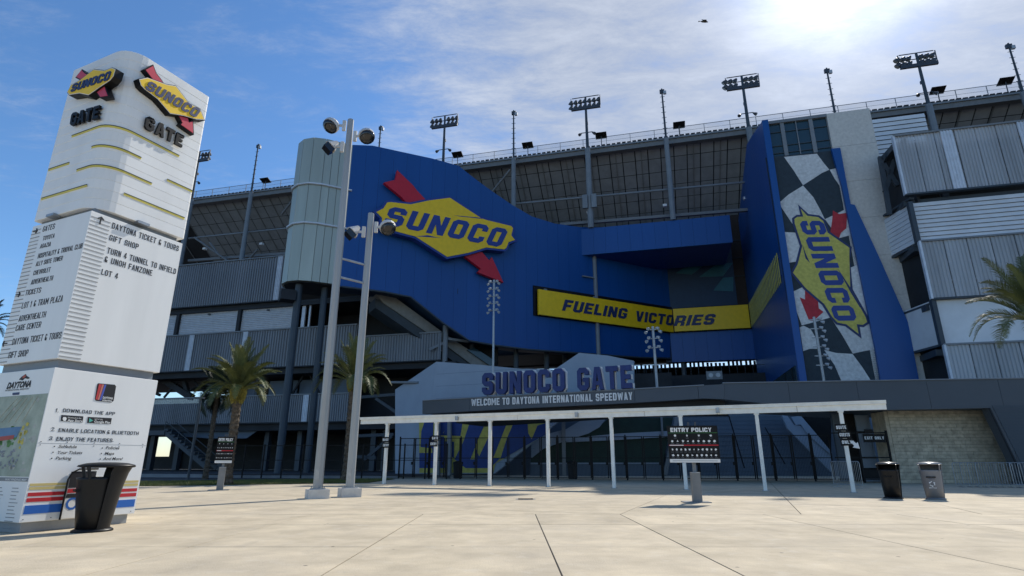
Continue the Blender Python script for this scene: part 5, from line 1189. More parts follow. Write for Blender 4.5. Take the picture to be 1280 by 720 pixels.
# app instructions on the lower block
zl = lambda L: zf((0, 440), 4.5, L)
AP = [('1.', (312, 338), (328, 339), 22), ('DOWNLOAD THE APP', (353, 338), (644, 356), 20), ('2.', (287, 444), (308, 445), 21), ('ENABLE LOCATION & BLUETOOTH', (328, 450), (778, 466), 21), ('3.', (275, 495), (298, 496), 21), ('ENJOY THE FEATURES:', (316, 498), (636, 508), 22), ('Schedule', (328, 538), (430, 542), 18), ('Your Tickets', (322, 571), (460, 576), 18), ('Parking', (312, 604), (400, 607), 18), ('Policies', (594, 546), (670, 548), 17), ('Maps', (588, 577), (640, 580), 17), ('And More!', (580, 606), (688, 610), 17)]
for t, a, b, h in AP:
    a, b = zl([a, b]); dline(PR, t, a, b, h/4.5, bold=.012 if t.isupper() else .008, sh=.15)
for x, y in ((306, 531), (298, 564), (291, 598), (576, 540), (570, 571), (564, 602)):
    u, v = PR.uv(*zl([(x, y)])[0]); MB().prism(PR, [(u+.014*math.cos(k*1.047), v+.014*math.sin(k*1.047)) for k in range(6)], 0, .007).build('bullet', M_BLACKP, py)
def rbox(P, quadpx, m, name, o1=.008, o0=0.): return pp(P, quadpx, o0, o1, name, m, py)
rbox(PR, zl([(552, 176), (645, 184), (652, 194), (638, 275), (626, 284), (540, 275), (533, 266), (546, 184)]), M_BLACKP, 'app_icon')
rbox(PR, zl([(556, 180), (572, 182), (545, 268), (536, 266)]), mat('icon_red', (.55, .05, .05), .5), 'icon_stripe', .012)
rbox(PR, zl([(574, 182), (584, 183), (556, 270), (547, 269)]), mat('icon_orange', (.6, .2, .15), .5), 'icon_stripe', .012)
rbox(PR, zl([(587, 183), (597, 184), (568, 272), (558, 271)]), mat('icon_blue', (.08, .12, .5), .5), 'icon_stripe', .012)
for t, a, b, h in (('DAYTONA', (576, 262), (632, 268), 13), ('INTERNATIONAL', (573, 276), (628, 281), 9)): 
    a, b = zl([a, b]); q = bquad_uv(PR, *a, *b, h/4.5); bf_text(UV(PR), q, t, .012, M_WHITE, py, bold=.03)
for q, t1, t2, bb in (([(345, 354), (468, 362), (464, 396), (341, 388)], 'Download on the', 'App Store', ((380, 372), (455, 376), (378, 390), (462, 394))), ([(494, 365), (628, 372), (622, 405), (490, 399)], 'GET IT ON', 'Google Play', ((530, 381), (575, 384), (528, 398), (618, 402)))):
    rbox(PR, zl(q), M_BLACKP, 'store_badge')
    p = zl(bb); bf_text(UV(PR), bquad_uv(PR, *p[0], *p[1], 1.6), t1, .009, M_WHITE, py, bold=.01); bf_text(UV(PR), bquad_uv(PR, *p[2], *p[3], 3), t2, .009, M_WHITE, py, bold=.02)
rbox(PR, zl([(355, 366), (370, 366), (374, 376), (368, 388), (356, 387), (351, 376)]), M_WHITE, 'apple_mark', .01)
rbox(PR, zl([(502, 372), (522, 386), (500, 396)]), mat('play_green', (.1, .5, .4), .5), 'play_mark', .01)
# sheet seam and coloured stripes
for y0, y1, m_ in ((.0, 0, None),):
    pass
def fband(y0, y1, m_, x0=.04, x1=WD-.04):
    v0 = PR.uv(*y1)[1]; v1 = PR.uv(*y0)[1]; MB().pbox(PR, x0, x1, v0, v1, 0, .006).build('colour_stripe', m_, py)
zs = lambda x, y: zf((0, 540), 5.142, [(x, y)])[0]
for (ya, yb, m_) in ((333, 350, M_GOLD), (356, 374, M_GOLD), (392, 416, M_PRED), (427, 453, M_PRED), (475, 530, M_PBLUE)):
    fband(zs(150, ya), zs(150, yb), m_)
v = PR.uv(*zs(235, 70))[1]; MB().pbox(PR, .01, WD-.01, v-.004, v+.001, 0, .003).build('sheet_seam', M_GREYST, py)
for u in (.06, .6, 1.2, 1.8, 2.4):
    for vv in (v+.03, v-.04, zA0+.06): MB().pbox(PR, u-.008, u+.008, vv-.008, vv+.008, 0, .008).build('screw', M_DARKST, py)
# poster with black rounded border behind the bin
pq = [PR.uv(*zf((70, 560), 6, [p])[0]) for p in [(18, 540), (70, 262), (95, 185), (130, 158), (330, 160), (400, 160), (430, 560)]]
x0 = pq[0][0]; MB().pbox(PR, x0, x0+.62, zA0+.02, pq[3][1]-.1, .01, .03).build('poster_board', M_WHITE, py)
MB().tube([PR.at(x0, zA0, .04), PR.at(x0, pq[3][1]-.22, .04), PR.at(x0+.06, pq[3][1]-.08, .04), PR.at(x0+.2, pq[3][1], .04), PR.at(x0+.62, pq[3][1], .04)], .02, 6).build('poster_border', M_BLACK, py)
for a_, b_, m_ in ((.62, .95, M_BLACKP), (.52, .60, M_PRED), (.42, .5, M_BLACKP)): 
    hh = pq[3][1]-zA0; MB().pbox(PR, x0+.04, x0+.6, zA0+hh*a_, zA0+hh*b_, .03, .035).build('poster_block', m_, py)
MB().prism(PR, [(x0+.2+.14*math.cos(k*.628), zA0+.33+.14*math.sin(k*.628)) for k in range(10)], .03, .035, [[(x0+.2+.09*math.cos(-k*.628), zA0+.33+.09*math.sin(-k*.628)) for k in range(10)]]).build('poster_ring', M_PBLUE, py)
# left face: brand panel and site map
v0 = PL.uv(0, 537)[1]; v1 = PL.uv(30, 494)[1]; vm = PL.uv(36, 596)[1]
MB().pbox(PL, -WD+.03, -.03, vm, v1, 0, .006).build('map_sheet', M_MAP, py)
MB().pbox(PL, -WD+.03, -.03, vm-.1, vm-.02, 0, .006).build('map_caption_bar', M_GREYST, py)
a, b = zl([(36, 208), (172, 194)]); bf_text(UV(PL), bquad_uv(PL, *a, *b, 34/4.5), 'DAYTONA', .006, M_BLACKP, py, bold=.05, shear=.3)
a, b = zl([(30, 222), (165, 210)]); bf_text(UV(PL), bquad_uv(PL, *a, *b, 9/4.5), 'INTERNATIONAL SPEEDWAY', .006, M_BLACKP, py, bold=.01)
rbox(PL, zl([(108, 155), (125, 138), (146, 124), (150, 134), (168, 145), (160, 152), (140, 148), (128, 160)]), M_BLACKP, 'flag_mark')
rbox(PL, zl([(128, 140), (145, 127), (148, 138), (132, 150)]), mat('flag_red', (.5, .08, .04), .5), 'flag_mark', .011)
rbox(PL, zl([(72, 230), (110, 226), (108, 240), (72, 243)]), M_DKBLUEP, 'brand_tab')
rm = random.Random(3)
def blobs(n, col, u0, u1, w0, w1, s0, s1, o):
    mb = MB()
    for i in range(n):
        u = rm.uniform(u0, u1); v = rm.uniform(w0, w1); s = rm.uniform(s0, s1); k = rm.randint(4, 6); ph = rm.uniform(0, 6)
        mb.prism(PL, [(u+s*rm.uniform(.7, 1.2)*math.cos(ph+6.283*j/k), v+s*.8*math.sin(ph+6.283*j/k)) for j in range(k)], .006, o)
    mb.build('map_shapes', col, py, kind='stuff')
hm_ = v1-vm
blobs(26, M_MAP2, -1.9, -.15, vm+.1, v1-.1, .03, .12, .008)
blobs(18, mat('map_green', (.10, .25, .06), .6), -1.7, -.9, vm+hm_*.35, vm+hm_*.6, .05, .12, .010)
blobs(16, mat('map_yellow', (.6, .5, .1), .6), -.75, -.5, vm+hm_*.3, vm+hm_*.65, .03, .07, .012)
blobs(60, mat('map_grey', (.25, .27, .30), .6), -1.8, -.6, vm+hm_*.1, vm+hm_*.32, .02, .05, .013)
pmb = [(-2.3, vm+hm_*.42), (-.85, vm+hm_*.47), (-.75, vm+hm_*.60), (-2.3, vm+hm_*.58)]
MB().prism(PL, pmb, .012, .014).build('map_stadium', mat('map_blue', (.12, .25, .42), .6), py)
MB().prism(PL, [(-2.3, vm+hm_*.40), (-.95, vm+hm_*.45), (-.95, vm+hm_*.50), (-2.3, vm+hm_*.46)], .014, .016).build('map_stadium', mat('map_red', (.45, .08, .07), .6), py)
for k in range(5): MB().bar(PL.at(-1.9+k*.28, vm+hm_*.66, .01), PL.at(-1.2+k*.2, vm+hm_*.97, .01), .012, .006).build('map_road', M_MAP2, py)
for k in range(12):
    for x in (-1.9, -1.2, -.55):
        MB().pbox(PL, x, x+rm.uniform(.2, .38), vm-.25-k*.075, vm-.235-k*.075, 0, .005).build('legend_line', M_GREYST, py)
a = PL.uv(36, 604); bf_text(UV(PL), [(-.9, vm-.085), (-.08, vm-.085), (-.08, vm-.04), (-.9, vm-.04)], 'WAY FINDING MAP', .008, M_WHITE, py, bold=.01)
# emblems on the top block
zp = lambda L: zf((60, 60), 5.143, L)
def pyl_emblem(PP, yel, tails, words, gate, lab, glab):
    r = thing('pylon_emblem', lab, 'sign', tuple(PP.hit(*yel[0])))
    PG_ = PP; PP = PP.back(-.21); uv = pts(PP, yel)
    MB().prism(PP, offset_poly(uv, .035), -.21, 0).build('backing', M_BLACK, r); MB().prism(PP, offset_poly(uv, .016), 0, .006).build('white_edge', M_WHITE, r); MB().prism(PP, uv, .006, .012).build('diamond_face', M_YEL, r)
    for t in tails:
        tv = pts(PP, t); MB().prism(PP, offset_poly(tv, .03), -.21, -.05).build('arrow_backing', M_BLACK, r); MB().prism(PP, tv, -.05, -.04).build('arrow_face', M_SOFTRED, r)
    slanted(PP, words, 'SUNOCO', .012, .03, M_DKBLUEP, r, gap=.7)
    PP = PG_; bl, br, tr, tl = [Vector(PP.uv(*q)) for q in words]
    r2 = thing('gate_letters', glab, 'sign', tuple(PP.hit(*gate[0])))
    slanted(PP, gate, 'GATE', .04, .11, M_BLACK, r2, gap=.8)
OFF_R = Plane(PR2.p, PR2.a)
pyl_emblem(OFF_R, zp([(590, 205), (640, 195), (760, 238), (820, 248), (905, 360), (975, 395), (1000, 458), (950, 455), (870, 432), (785, 418), (705, 325), (625, 265), (600, 240)]),
           [zp([(635, 138), (682, 112), (700, 160), (728, 195), (752, 232), (700, 222), (675, 190)]), zp([(848, 432), (905, 448), (912, 478), (936, 470), (940, 545), (862, 490), (872, 478)])],
           zp([(618, 262), (945, 450), (982, 400), (652, 212)]), zp([(606, 520), (846, 644), (862, 570), (622, 438)]),
           'yellow SUNOCO diamond with red arrow on the pylon face turned towards the stadium', 'black GATE letters on the sunlit face of the pylon')
pyl_emblem(PL2, zp([(128, 282), (150, 242), (205, 212), (295, 142), (362, 150), (410, 132), (432, 140), (420, 180), (400, 205), (330, 252), (262, 300), (205, 288), (140, 298)]),
           [zp([(170, 180), (205, 136), (225, 158), (245, 168), (212, 200)]), zp([(305, 278), (352, 243), (362, 275), (372, 300), (325, 308)])],
           zp([(148, 288), (395, 208), (415, 148), (168, 235)]), zp([(165, 512), (345, 464), (358, 380), (178, 432)]),
           'yellow SUNOCO diamond with red arrow on the shaded left face of the pylon', 'black GATE letters on the shaded left face of the pylon')

# ================================================================== SECURITY CAMERA POLES
cp = thing('camera_pole', 'pair of tall grey steel poles tied by two rungs and topped with security cameras', 'camera pole', tuple(G(397, 628)))
CB = [G(396, 623), G(436.5, 621)]
def pole(b, ptop, w0, w1):
    Pp = Plane((b.x, b.y, 0), (1, 0, 0)); top = Pp.hit(*ptop); mb = MB(); n = 6
    r = [w0, w1]
    pts_ = [Vector((b.x, b.y, .3)), Vector((top.x*.5+b.x*.5, b.y, top.z))]
    k = 0; mb.tube(pts_, r, 8); mb.build('pole', M_GREYST2, cp); return pts_
M_GREYST2 = mat('pole_paint', (.33, .345, .35), .42, metal=.2, var=.1, vs=1.2, streak=True)
ptA = pole(CB[0], (437, 150), .20, .155); ptB = pole(CB[1], (464, 267), .19, .15)
for b in CB:
    Q = Plane(b, CD); q = Q.at(0, 0)
    mb = MB().pbox(Plane((b.x, b.y, 0), Vector((.88, .47, 0))), -.42, .42, 0, .36, -.42, .42); mb.build('footing', M_CONC, cp)
    MB().pbox(Plane((b.x, b.y, 0), (.88, .47, 0)), -.27, .27, .36, .40, -.27, .27).build('base_plate', M_GALV, cp)
    for sx in (-1, 1):
        for sy in (-1, 1): MB().tube([(b.x+sx*.2, b.y+sy*.2, .4), (b.x+sx*.2, b.y+sy*.2, .47)], .025, 6).build('anchor_bolt', M_GALV, cp)
PpA = Plane((CB[0].x, CB[0].y, 0), (1, 0, 0))
for y0, y1 in ((321, 333), (344, 356)):
    za = PpA.hit(428, y0).z; zb2 = Plane(CB[1], (1, 0, 0)).hit(456, y1).z; z = (za+zb2)/2
    MB().tube([(CB[0].x, CB[0].y, z), (CB[1].x, CB[1].y, z)], .055, 8).build('rung', M_GALV, cp)
def seccam(base, side, tilt, kind, lab):
    r = thing('security_camera', lab, 'security camera', tuple(base), 'security cameras on the twin poles')
    s = side; a = Vector((s, -.15, 0)).normalized(); c = base+a*.55
    MB().bar(base+a*.1, c, .08, .1).build('arm', M_CAMW, r)
    MB().bar(base+a*.18+Vector((0, 0, -.28)), base+a*.18+Vector((0, 0, .28)), .16, .12).build('mount', M_CAMW, r)
    if kind == 'dome':
        d = Vector((s*.35, -.45, -.8)).normalized(); h = c+a*.22
        mb = MB(); mb.tube([h-d*.22, h-d*.16, h-d*.02, h+d*.16], [.14, .31, .40, .40], 14); mb.build('housing', M_CAMW, r, smooth=False)
        mb = MB(); mb.tube([h+d*.16, h+d*.26, h+d*.36, h+d*.42], [.38, .37, .27, .1], 14); mb.build('dome', M_LENS, r, smooth=True)
    else:
        d = Vector((s*.55, -.35, -.75)).normalized(); h = c+a*.12
        mb = MB(); mb.tube([h-d*.38, h-d*.22, h+d*.12], [.10, .17, .33], 8); mb.build('housing', M_CAMW, r)
        mb = MB(); mb.tube([h+d*.12, h+d*.40], [.35, .32], 4); mb.build('lamp_face', M_LENS, r)
    return r
tA = ptA[1]; tB = ptB[1]
seccam(tA+Vector((-.12, 0, -.35)), -1, 0, 'dome', 'dark domed camera at the top left of the taller pole')
seccam(tA+Vector((-.12, 0, -1.55)), -1, 0, 'box', 'boxy camera lower on the left of the taller pole')
seccam(tA+Vector((.12, 0, -.95)), 1, 0, 'dome', 'dark domed camera on the right of the taller pole')
seccam(tB+Vector((-.12, 0, -1.0)), -1, 0, 'box', 'boxy camera on the left of the shorter pole')
seccam(tB+Vector((.12, 0, -.75)), 1, 0, 'dome', 'white and black camera on the right of the shorter pole')

# ================================================================== ENTRY POLICY SIGNS
def entry_sign(px_base, pan, lab, face, body):
    b = G(*px_base); Pn_ = Plane((b.x, b.y, 0), face)
    r = thing('entry_policy_sign', lab, 'sign', tuple(b), 'entry policy signs on square posts')
    (x0, y0), (x1, y1) = pan; p0 = Pn_.uv(x0, y1); p1 = Pn_.uv(x1, y0); u0, v0, u1, v1 = p0[0], p0[1], p1[0], p1[1]
    mx_ = Pn_.uv((x0+x1)/2, (y0+y1)/2)[0]
    w = u1-u0; u0, u1 = -w/2+body[1], w/2+body[1]
    hb = body[0]
    MB().pbox(Pn_, -.16, .16, .03, hb, -.36, -.06).build('pedestal', mat('pedestal_grey', (.22, .22, .215), .55), r)
    MB().pbox(Pn_, -.165, .165, hb, hb+.02, -.37, -.05).build('pedestal_cap', M_GALV, r)
    MB().pbox(Pn_, -.06, .06, hb, v0+.5, -.3, -.18).build('neck', M_GREYST, r)
    MB().pbox(Pn_, -.55, .45, 0, .03, -.55, .12).build('base_plate', M_GREYST, r)
    MB().pbox(Pn_, u0, u1, v0, v1, -.05, 0).build('panel', M_BLACK, r)
    for s in (-1, 1): MB().pbox(Pn_, s*w*.07-.03+body[1], s*w*.07+.03+body[1], v1, v1+.14, -.05, -.02).build('hanger', M_LAMP, r)
    H = v1-v0; Q = UV(Pn_)
    cond(Q, [(u0+w*.06, v1-H*.17), (u0+w*.88, v1-H*.17), (u0+w*.88, v1-H*.055), (u0+w*.06, v1-H*.055)], 'ENTRY POLICY', .0, M_WHITE, r, t=1.4, W=4.2, gap=.7, ext=.005)
    MB().pbox(Pn_, u0+.02, u1-.02, v1-H*.20, v1-H*.19, 0, .004).build('rule', mat('rule_green', (.05, .25, .06), .5), r)
    MB().pbox(Pn_, u0+.02, u1-.02, v1-H*.545, v1-H*.515, 0, .004).build('rule', M_PRED, r)
    MB().pbox(Pn_, u0+.04, u0+w*.3, v1-H*.54, v1-H*.52, .004, .006).build('rule_text', M_WHITE, r)
    MB().pbox(Pn_, u0+.01, u1-.01, v0+.01, v0+H*.10, 0, .004).build('foot_strip', M_WHITE, r)
    MB().pbox(Pn_, u0+w*.06, u1-w*.06, v0+H*.045, v0+H*.058, .004, .006).build('foot_text', M_GREYST, r)
    rr = random.Random(5)
    for fy, n in ((.27, 4), (.42, 9), (.645, 11), (.80, 10)):
        for i in range(n):
            u = u0+w*(i+.5)/n*.94+w*.03; v = v1-H*fy; s = w*.027; k = rr.randint(3, 7); ph = rr.uniform(0, 6)
            MB().prism(Pn_, [(u+s*rr.uniform(.5, 1.25)*math.cos(ph+6.283*j/k), v+s*rr.uniform(.8, 1.0)*math.sin(ph+6.283*j/k)) for j in range(k)], 0, .004).build('pictogram', M_WHITE, r)
            MB().pbox(Pn_, u-s*1.1, u+s*1.1, v-s*1.9, v-s*1.7, 0, .003).build('caption', M_GREYST, r)
entry_sign((873.5, 628.5), ((839.5, 532), (898.5, 578.5)), 'black ENTRY POLICY sign on a grey post in the middle of the plaza', (.995, -.08, 0), (1.05, .0))
entry_sign((274, 613), ((264.5, 546), (291, 579)), 'smaller looking ENTRY POLICY sign on a grey post beside the palm', (.93, .37, 0), (1.15, .0))

# ================================================================== LITTER BINS
def bin_(px, rot, lab, shell, body, lidm, rec=False, sc=1.0, lean=1.):
    b = G(*px); r = thing('litter_bin', lab, 'litter bin', tuple(b), 'hooded litter bins on the plaza')
    M = Matrix.Translation(b) @ Matrix.Rotation(rot, 4, 'Z') @ Matrix.Scale(sc, 4)
    T = lambda v: M @ Vector(v)
    def add(mb, name, m, parent=r, smooth=True): mb.v = [T(v) for v in mb.v]; return mb.build(name, m, parent, smooth=smooth)
    n = 20
    # local frame: +x is the back (shell side), the body leans towards it
    def ell(z, rx, ry, cx, a0=0, a1=2*math.pi, n=n): return [(cx+rx*math.cos(a0+(a1-a0)*i/n), ry*math.sin(a0+(a1-a0)*i/n), z) for i in range(n+(1 if a1-a0 < 6.2 else 0))]
    def loft(rings, closed=True, cap=True):
        mb = MB(); m_ = len(rings[0])
        for R_ in rings: mb.v += [Vector(p) for p in R_]
        for k in range(len(rings)-1):
            for i in range(m_ if closed else m_-1): a = k*m_+i; c = k*m_+(i+1) % m_; mb.f.append((a, c, c+m_, a+m_))
        if cap: mb.f.append(tuple(range(m_))[::-1]); mb.f.append(tuple((len(rings)-1)*m_+i for i in range(m_)))
        return mb
    add(loft([ell(0, .34, .31, 0), ell(.03, .34, .31, 0), ell(.06, .28, .25, 0)]), 'base_flange', shell)
    add(loft([ell(.05, .25, .25, -.03), ell(.45, .29, .28, -.05), ell(.93, .33, .31, -.08), ell(.97, .345, .32, -.08), ell(.975, .31, .29, -.08), ell(.88, .26, .25, -.03)]), 'bin_body', body)
    a0, a1 = R(-88), R(88); rings = []
    prof = [(.05, .26, .27, .01), (.4, .29, .30, .02), (.8, .325, .325, .04), (1.05, .36, .345, .06), (1.16, .39, .36, .08)]
    outer = [ell(z, rx, ry, cx, a0, a1) for z, rx, ry, cx in prof]; inner = [ell(z, rx-.03, ry-.03, cx, a0, a1) for z, rx, ry, cx in prof]
    mb = loft(outer, False, False); mb2 = loft([x[::-1] for x in inner], False, False); mb.add(mb2.v, mb2.f)
    m_ = len(outer[0])
    for k in range(len(prof)-1):
        for (o, i_) in ((outer[k][0], None),):
            mb.add([outer[k][0], outer[k+1][0], inner[k+1][0], inner[k][0], outer[k][-1], outer[k+1][-1], inner[k+1][-1], inner[k][-1]], [(0, 1, 2, 3), (7, 6, 5, 4)])
    add(mb, 'back_shell', shell)
    add(loft([ell(1.15, .43, .35, .07), ell(1.17, .49, .38, .04), ell(1.20, .47, .37, .04), ell(1.235, .34, .27, .04), ell(1.25, .14, .11, .04)]), 'lid', lidm)
    for s in (-1, 1): add(MB().bar((-.24, s*.27, .94), (-.30, s*.30, 1.16), .03, .05), 'lid_strut', shell, smooth=False)
    add(MB().box(-.41, -.14, .72, -.33, .14, .76), 'pull_slot', M_BLACK, smooth=False)
    if rec:
        Pq = Plane(T((-.372, 0, 0)), (M.to_3x3() @ Vector((0, -1, 0))).normalized())
        for k in range(3):
            an = k*2.094+.3; L = [(.075, -.9), (.105, -.9), (.105, .15), (.125, .15), (.09, .6), (.05, .15), (.075, .15)]
            MB().prism(Pq, [((rr_*math.cos(an+tt_)), .60+rr_*math.sin(an+tt_)) for rr_, tt_ in L], -.05, .03).build('recycling_arrow', M_WHITE, r)
        for t, z, m_ in (('RECYCLE', .43, M_WHITE), ('BOTTLES & CANS', .78, M_DKBLUEP)):
            bf_text(UV(Pq), [(-.12, z), (.12, z), (.12, z+.04), (-.12, z+.04)], t, .02, m_, r, bold=.02)
    return r
bin_((115, 664), R(44), 'black hooded litter bin standing in front of the white pylon', M_PLASTIC, M_PLASTIC, M_PLASTIC, sc=1.17)
bin_((1117, 623), R(48), 'black hooded litter bin at right beside the grey recycling bin', M_PLASTIC, M_PLASTIC, mat('glossy_black_lid', (.05, .05, .05), .22, spec=.8), sc=1.16)
bin_((1170, 624), R(52), 'grey hooded recycling bin with white recycling symbol', M_GREYP, M_GREYP, mat('glossy_grey_lid', (.3, .3, .3), .25, spec=.8), rec=True, sc=1.16)

# ================================================================== CROWD BARRIERS
def barrier(p, ang, lab, grp='steel crowd barriers against the block wall', w=2.3, h=1.38):
    r = thing('crowd_barrier', lab, 'crowd barrier', (0, 0, 0), grp); Q = Plane((0, 0, 0), (1, 0, 0)); r_ = .12
    MB().tube([(0, 0, .18), (0, 0, h-r_), (r_*.3, 0, h-r_*.3), (r_, 0, h), (w-r_, 0, h), (w-r_*.3, 0, h-r_*.3), (w, 0, h-r_), (w, 0, .18), (0, 0, .18)], .022, 6).build('frame', M_GALV, r)
    for i in range(1, 17): MB().tube([(w*i/17, 0, .19), (w*i/17, 0, h-.01)], .010, 5).build('bar', M_GALV, r)
    for u in (.3, w-.3): MB().bar((u, -.32, .03), (u, .32, .03), .05, .03).build('foot', M_GALV, r); MB().tube([(u, 0, .04), (u, 0, .18)], .02, 6).build('foot_stem', M_GALV, r)
    r.location = p; r.rotation_euler = (0, 0, ang); return r
b0 = G(1196, 609)
names = ['leftmost', 'second', 'third', 'fourth', 'fifth', 'sixth', 'seventh', 'eighth', 'ninth']
bar0 = barrier(b0, R(-8), 'leftmost of the nested steel crowd barriers before the tan block wall')
for i in range(1, 9):
    c = copy_tree(bar0); p = b0+Vector((.38*i, -.10*i, 0)); 
    if i >= 4: p = b0+Vector((2.6+.36*(i-4), -.5-.12*i, 0))
    c.location = p; c.rotation_euler = (0, 0, R(-8-1.2*i)); c['label'] = '%s from the left of the nested steel crowd barriers before the tan block wall' % names[i]
c = copy_tree(bar0); c.location = G(1043, 609); c.rotation_euler = (0, 0, R(-72)); c['label'] = 'single steel crowd barrier turned sideways at the rightmost canopy post'; c.scale = (.85, 1, 1.05)

# ================================================================== PALMS
def frond_mesh(name, L, droop, nl, lw_, m, rise=.9, seed=0, ll=.5):
    rg_ = random.Random(seed); mb = MB(); pts_ = []
    n = 14
    for i in range(n+1):
        t = i/n; x = L*(t-.18*t*t*droop); z = L*(rise*t*.55-droop*.75*t*t*t*.9); pts_.append(Vector((x, 0, z)))
    mb.tube(pts_, [.035*(1-.85*i/n)+.004 for i in range(n+1)], 4)
    for i in range(nl):
        t = .12+.88*i/nl; f = t*n; k = min(int(f), n-1); p = pts_[k].lerp(pts_[k+1], f-k); d = (pts_[k+1]-pts_[k]).normalized()
        l = ll*L*.42*(math.sin(math.pi*min(1, .18+t*.80))**.7)*rg_.uniform(.85, 1.1)
        for s in (-1, 1):
            side = Vector((0, s, 0)); dirv = (d*.75+side*.75+Vector((0, 0, .28+rg_.uniform(-.15, .15)))).normalized(); q = p+dirv*l+Vector((0, 0, -.12*l*rg_.uniform(.5, 2)))
            mid = p+dirv*l*.5+Vector((0, 0, .02)); wv = d*lw_; kk = len(mb.v)
            mb.v += [p-wv*.5, mid-wv*.6, q, mid+wv*.6, p+wv*.5]; mb.f.append((kk, kk+1, kk+3, kk+4)); mb.f.append((kk+1, kk+2, kk+3))
    me = bpy.data.meshes.new(name); me.from_pydata([tuple(v) for v in mb.v], [], mb.f); me.materials.append(m); me.update(); return me
def palm(px, ztop, L, nf_, lab, m, seed, tr=.28, droop=1., boots=True, rise=(10, 85), ll=.5, hdist=None, bend=(0, 0)):
    b = G(*px) if hdist is None else Vector(hdist); rg_ = random.Random(seed)
    r = thing('palm_tree', lab, 'palm tree', tuple(b)); mb = MB(); n = 34
    P_ = [b+Vector((bend[0]*(i/n)**2, bend[1]*(i/n)**2, ztop*i/n)) for i in range(n+1)]
    rs = [tr*(1.25-.35*min(1, i/6))*(1+(.09 if i % 2 else -.07)) for i in range(n+1)]; mb.tube(P_, rs, 10); mb.build('trunk', M_TRUNK, r)
    bt = MB()
    for i in range(int(ztop*11)):
        t = i/(ztop*11); z = t*ztop; a = i*2.4; c = P_[0].lerp(P_[-1], t) if not (bend[0] or bend[1]) else b+Vector((bend[0]*t*t, bend[1]*t*t, z)); d = Vector((math.cos(a), math.sin(a), 0)); s = d.cross(Vector((0, 0, 1)))
        rr_ = tr*(1.2-.3*min(1, t*5)); k = len(bt.v); bt.v += [c+d*rr_*.95-s*.08, c+d*rr_*.95+s*.08, c+d*(rr_+.08)+Vector((0, 0, .13))-s*.05, c+d*(rr_+.08)+Vector((0, 0, .13))+s*.05, c+d*rr_*.8+Vector((0, 0, .16))]
        bt.f += [(k, k+1, k+3, k+2), (k+2, k+3, k+4)]
    bt.build('trunk_scales', M_TRUNK, r, kind='stuff')
    top = P_[-1]
    if boots:
        bb = MB()
        for i in range(130):
            a = i*2.4; z = -.75+1.25*i/130; w = .30+.16*math.sin(math.pi*(i/130)); d = Vector((math.cos(a), math.sin(a), 0)); s = d.cross(Vector((0, 0, 1)))
            c = top+Vector((0, 0, z))+d*w*tr/.28; k = len(bb.v); bb.v += [c-d*.2-s*.07, c-d*.2+s*.07, c+Vector((0, 0, .22))+d*.06, c+Vector((0, 0, -.10))+d*.02]; bb.f += [(k, k+1, k+2), (k, k+3, k+1), (k, k+2, k+3), (k+1, k+3, k+2)]
        bb.build('crown_boots', M_BOOT, r, kind='stuff')
    crown = bpy.data.objects.new('crown', None); COL.objects.link(crown); crown.parent = r; ORG[crown] = ORG[r]
    ms = [frond_mesh('frond', L, droop*d_, 62, .036, m, rise=.9, seed=seed+k, ll=ll) for k, d_ in enumerate((.15, .5, .95))]
    for i in range(nf_):
        t = (i+.5)/nf_; el = R(rise[1]-(rise[1]-rise[0])*t+rg_.uniform(-7, 7)); az = i*2.39996+rg_.uniform(-.2, .2); k = 0 if t < .35 else 1 if t < .75 else 2
        o = bpy.data.objects.new('frond', ms[k]); COL.objects.link(o); o.parent = crown
        mtx = Matrix.Translation(top-b) @ Matrix.Rotation(az, 4, 'Z') @ Matrix.Rotation(-(el-R(20)), 4, 'Y') @ Matrix.Scale(rg_.uniform(.82, 1.1), 4); o.matrix_local = mtx; ORG[o] = ORG[r]
    return r
pz = lambda px, base: Plane((0, base.y, 0), (1, 0, 0)).hit(*px).z
b1 = G(283, 606); palm((283, 606), pz((291, 490), b1), 3.3, 50, 'sunlit date palm with thick scaly trunk behind the small entry sign', M_FROND, 1, tr=.3, bend=(-.05, 0))
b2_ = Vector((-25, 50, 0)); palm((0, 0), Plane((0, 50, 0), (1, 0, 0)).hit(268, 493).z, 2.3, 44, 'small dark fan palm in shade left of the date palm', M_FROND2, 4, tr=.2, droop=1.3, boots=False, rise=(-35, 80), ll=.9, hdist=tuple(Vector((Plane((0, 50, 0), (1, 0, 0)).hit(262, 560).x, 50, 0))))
b3_ = Plane((0, 46, 0), (1, 0, 0)).hit(432, 600); palm((0, 0), Plane((0, 46, 0), (1, 0, 0)).hit(447, 478).z, 3.7, 40, 'shaded palm partly hidden behind the two camera poles', M_FROND, 9, tr=.3, hdist=(b3_.x, 46, 0))
b4 = Plane((0, 30, 0), (1, 0, 0)).hit(1300, 404); palm((0, 0), b4.z, 3.8, 40, 'large palm whose fronds reach in from the right edge', M_FROND, 12, tr=.35, hdist=(b4.x, 30, 0), ll=.55)
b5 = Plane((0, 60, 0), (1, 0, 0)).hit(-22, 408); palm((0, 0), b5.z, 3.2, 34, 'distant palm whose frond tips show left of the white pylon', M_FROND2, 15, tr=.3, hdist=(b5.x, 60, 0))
# slim light pole behind the palms
sp = Plane((0, 47, 0), (1, 0, 0)); t_ = sp.hit(251, 497); lp = thing('light_pole', 'slim grey pole standing left of the date palm', 'pole', (t_.x, 47, 0))
MB().tube([(t_.x, 47, 0), (t_.x, 47, t_.z)], .1, 8).build('pole', M_STEEL, lp); MB().pbox(Plane((t_.x, 47, 0), (1, 0, 0)), -.5, .3, t_.z-.1, t_.z+.05, -.1, .1).build('lamp_head', M_LAMP, lp)

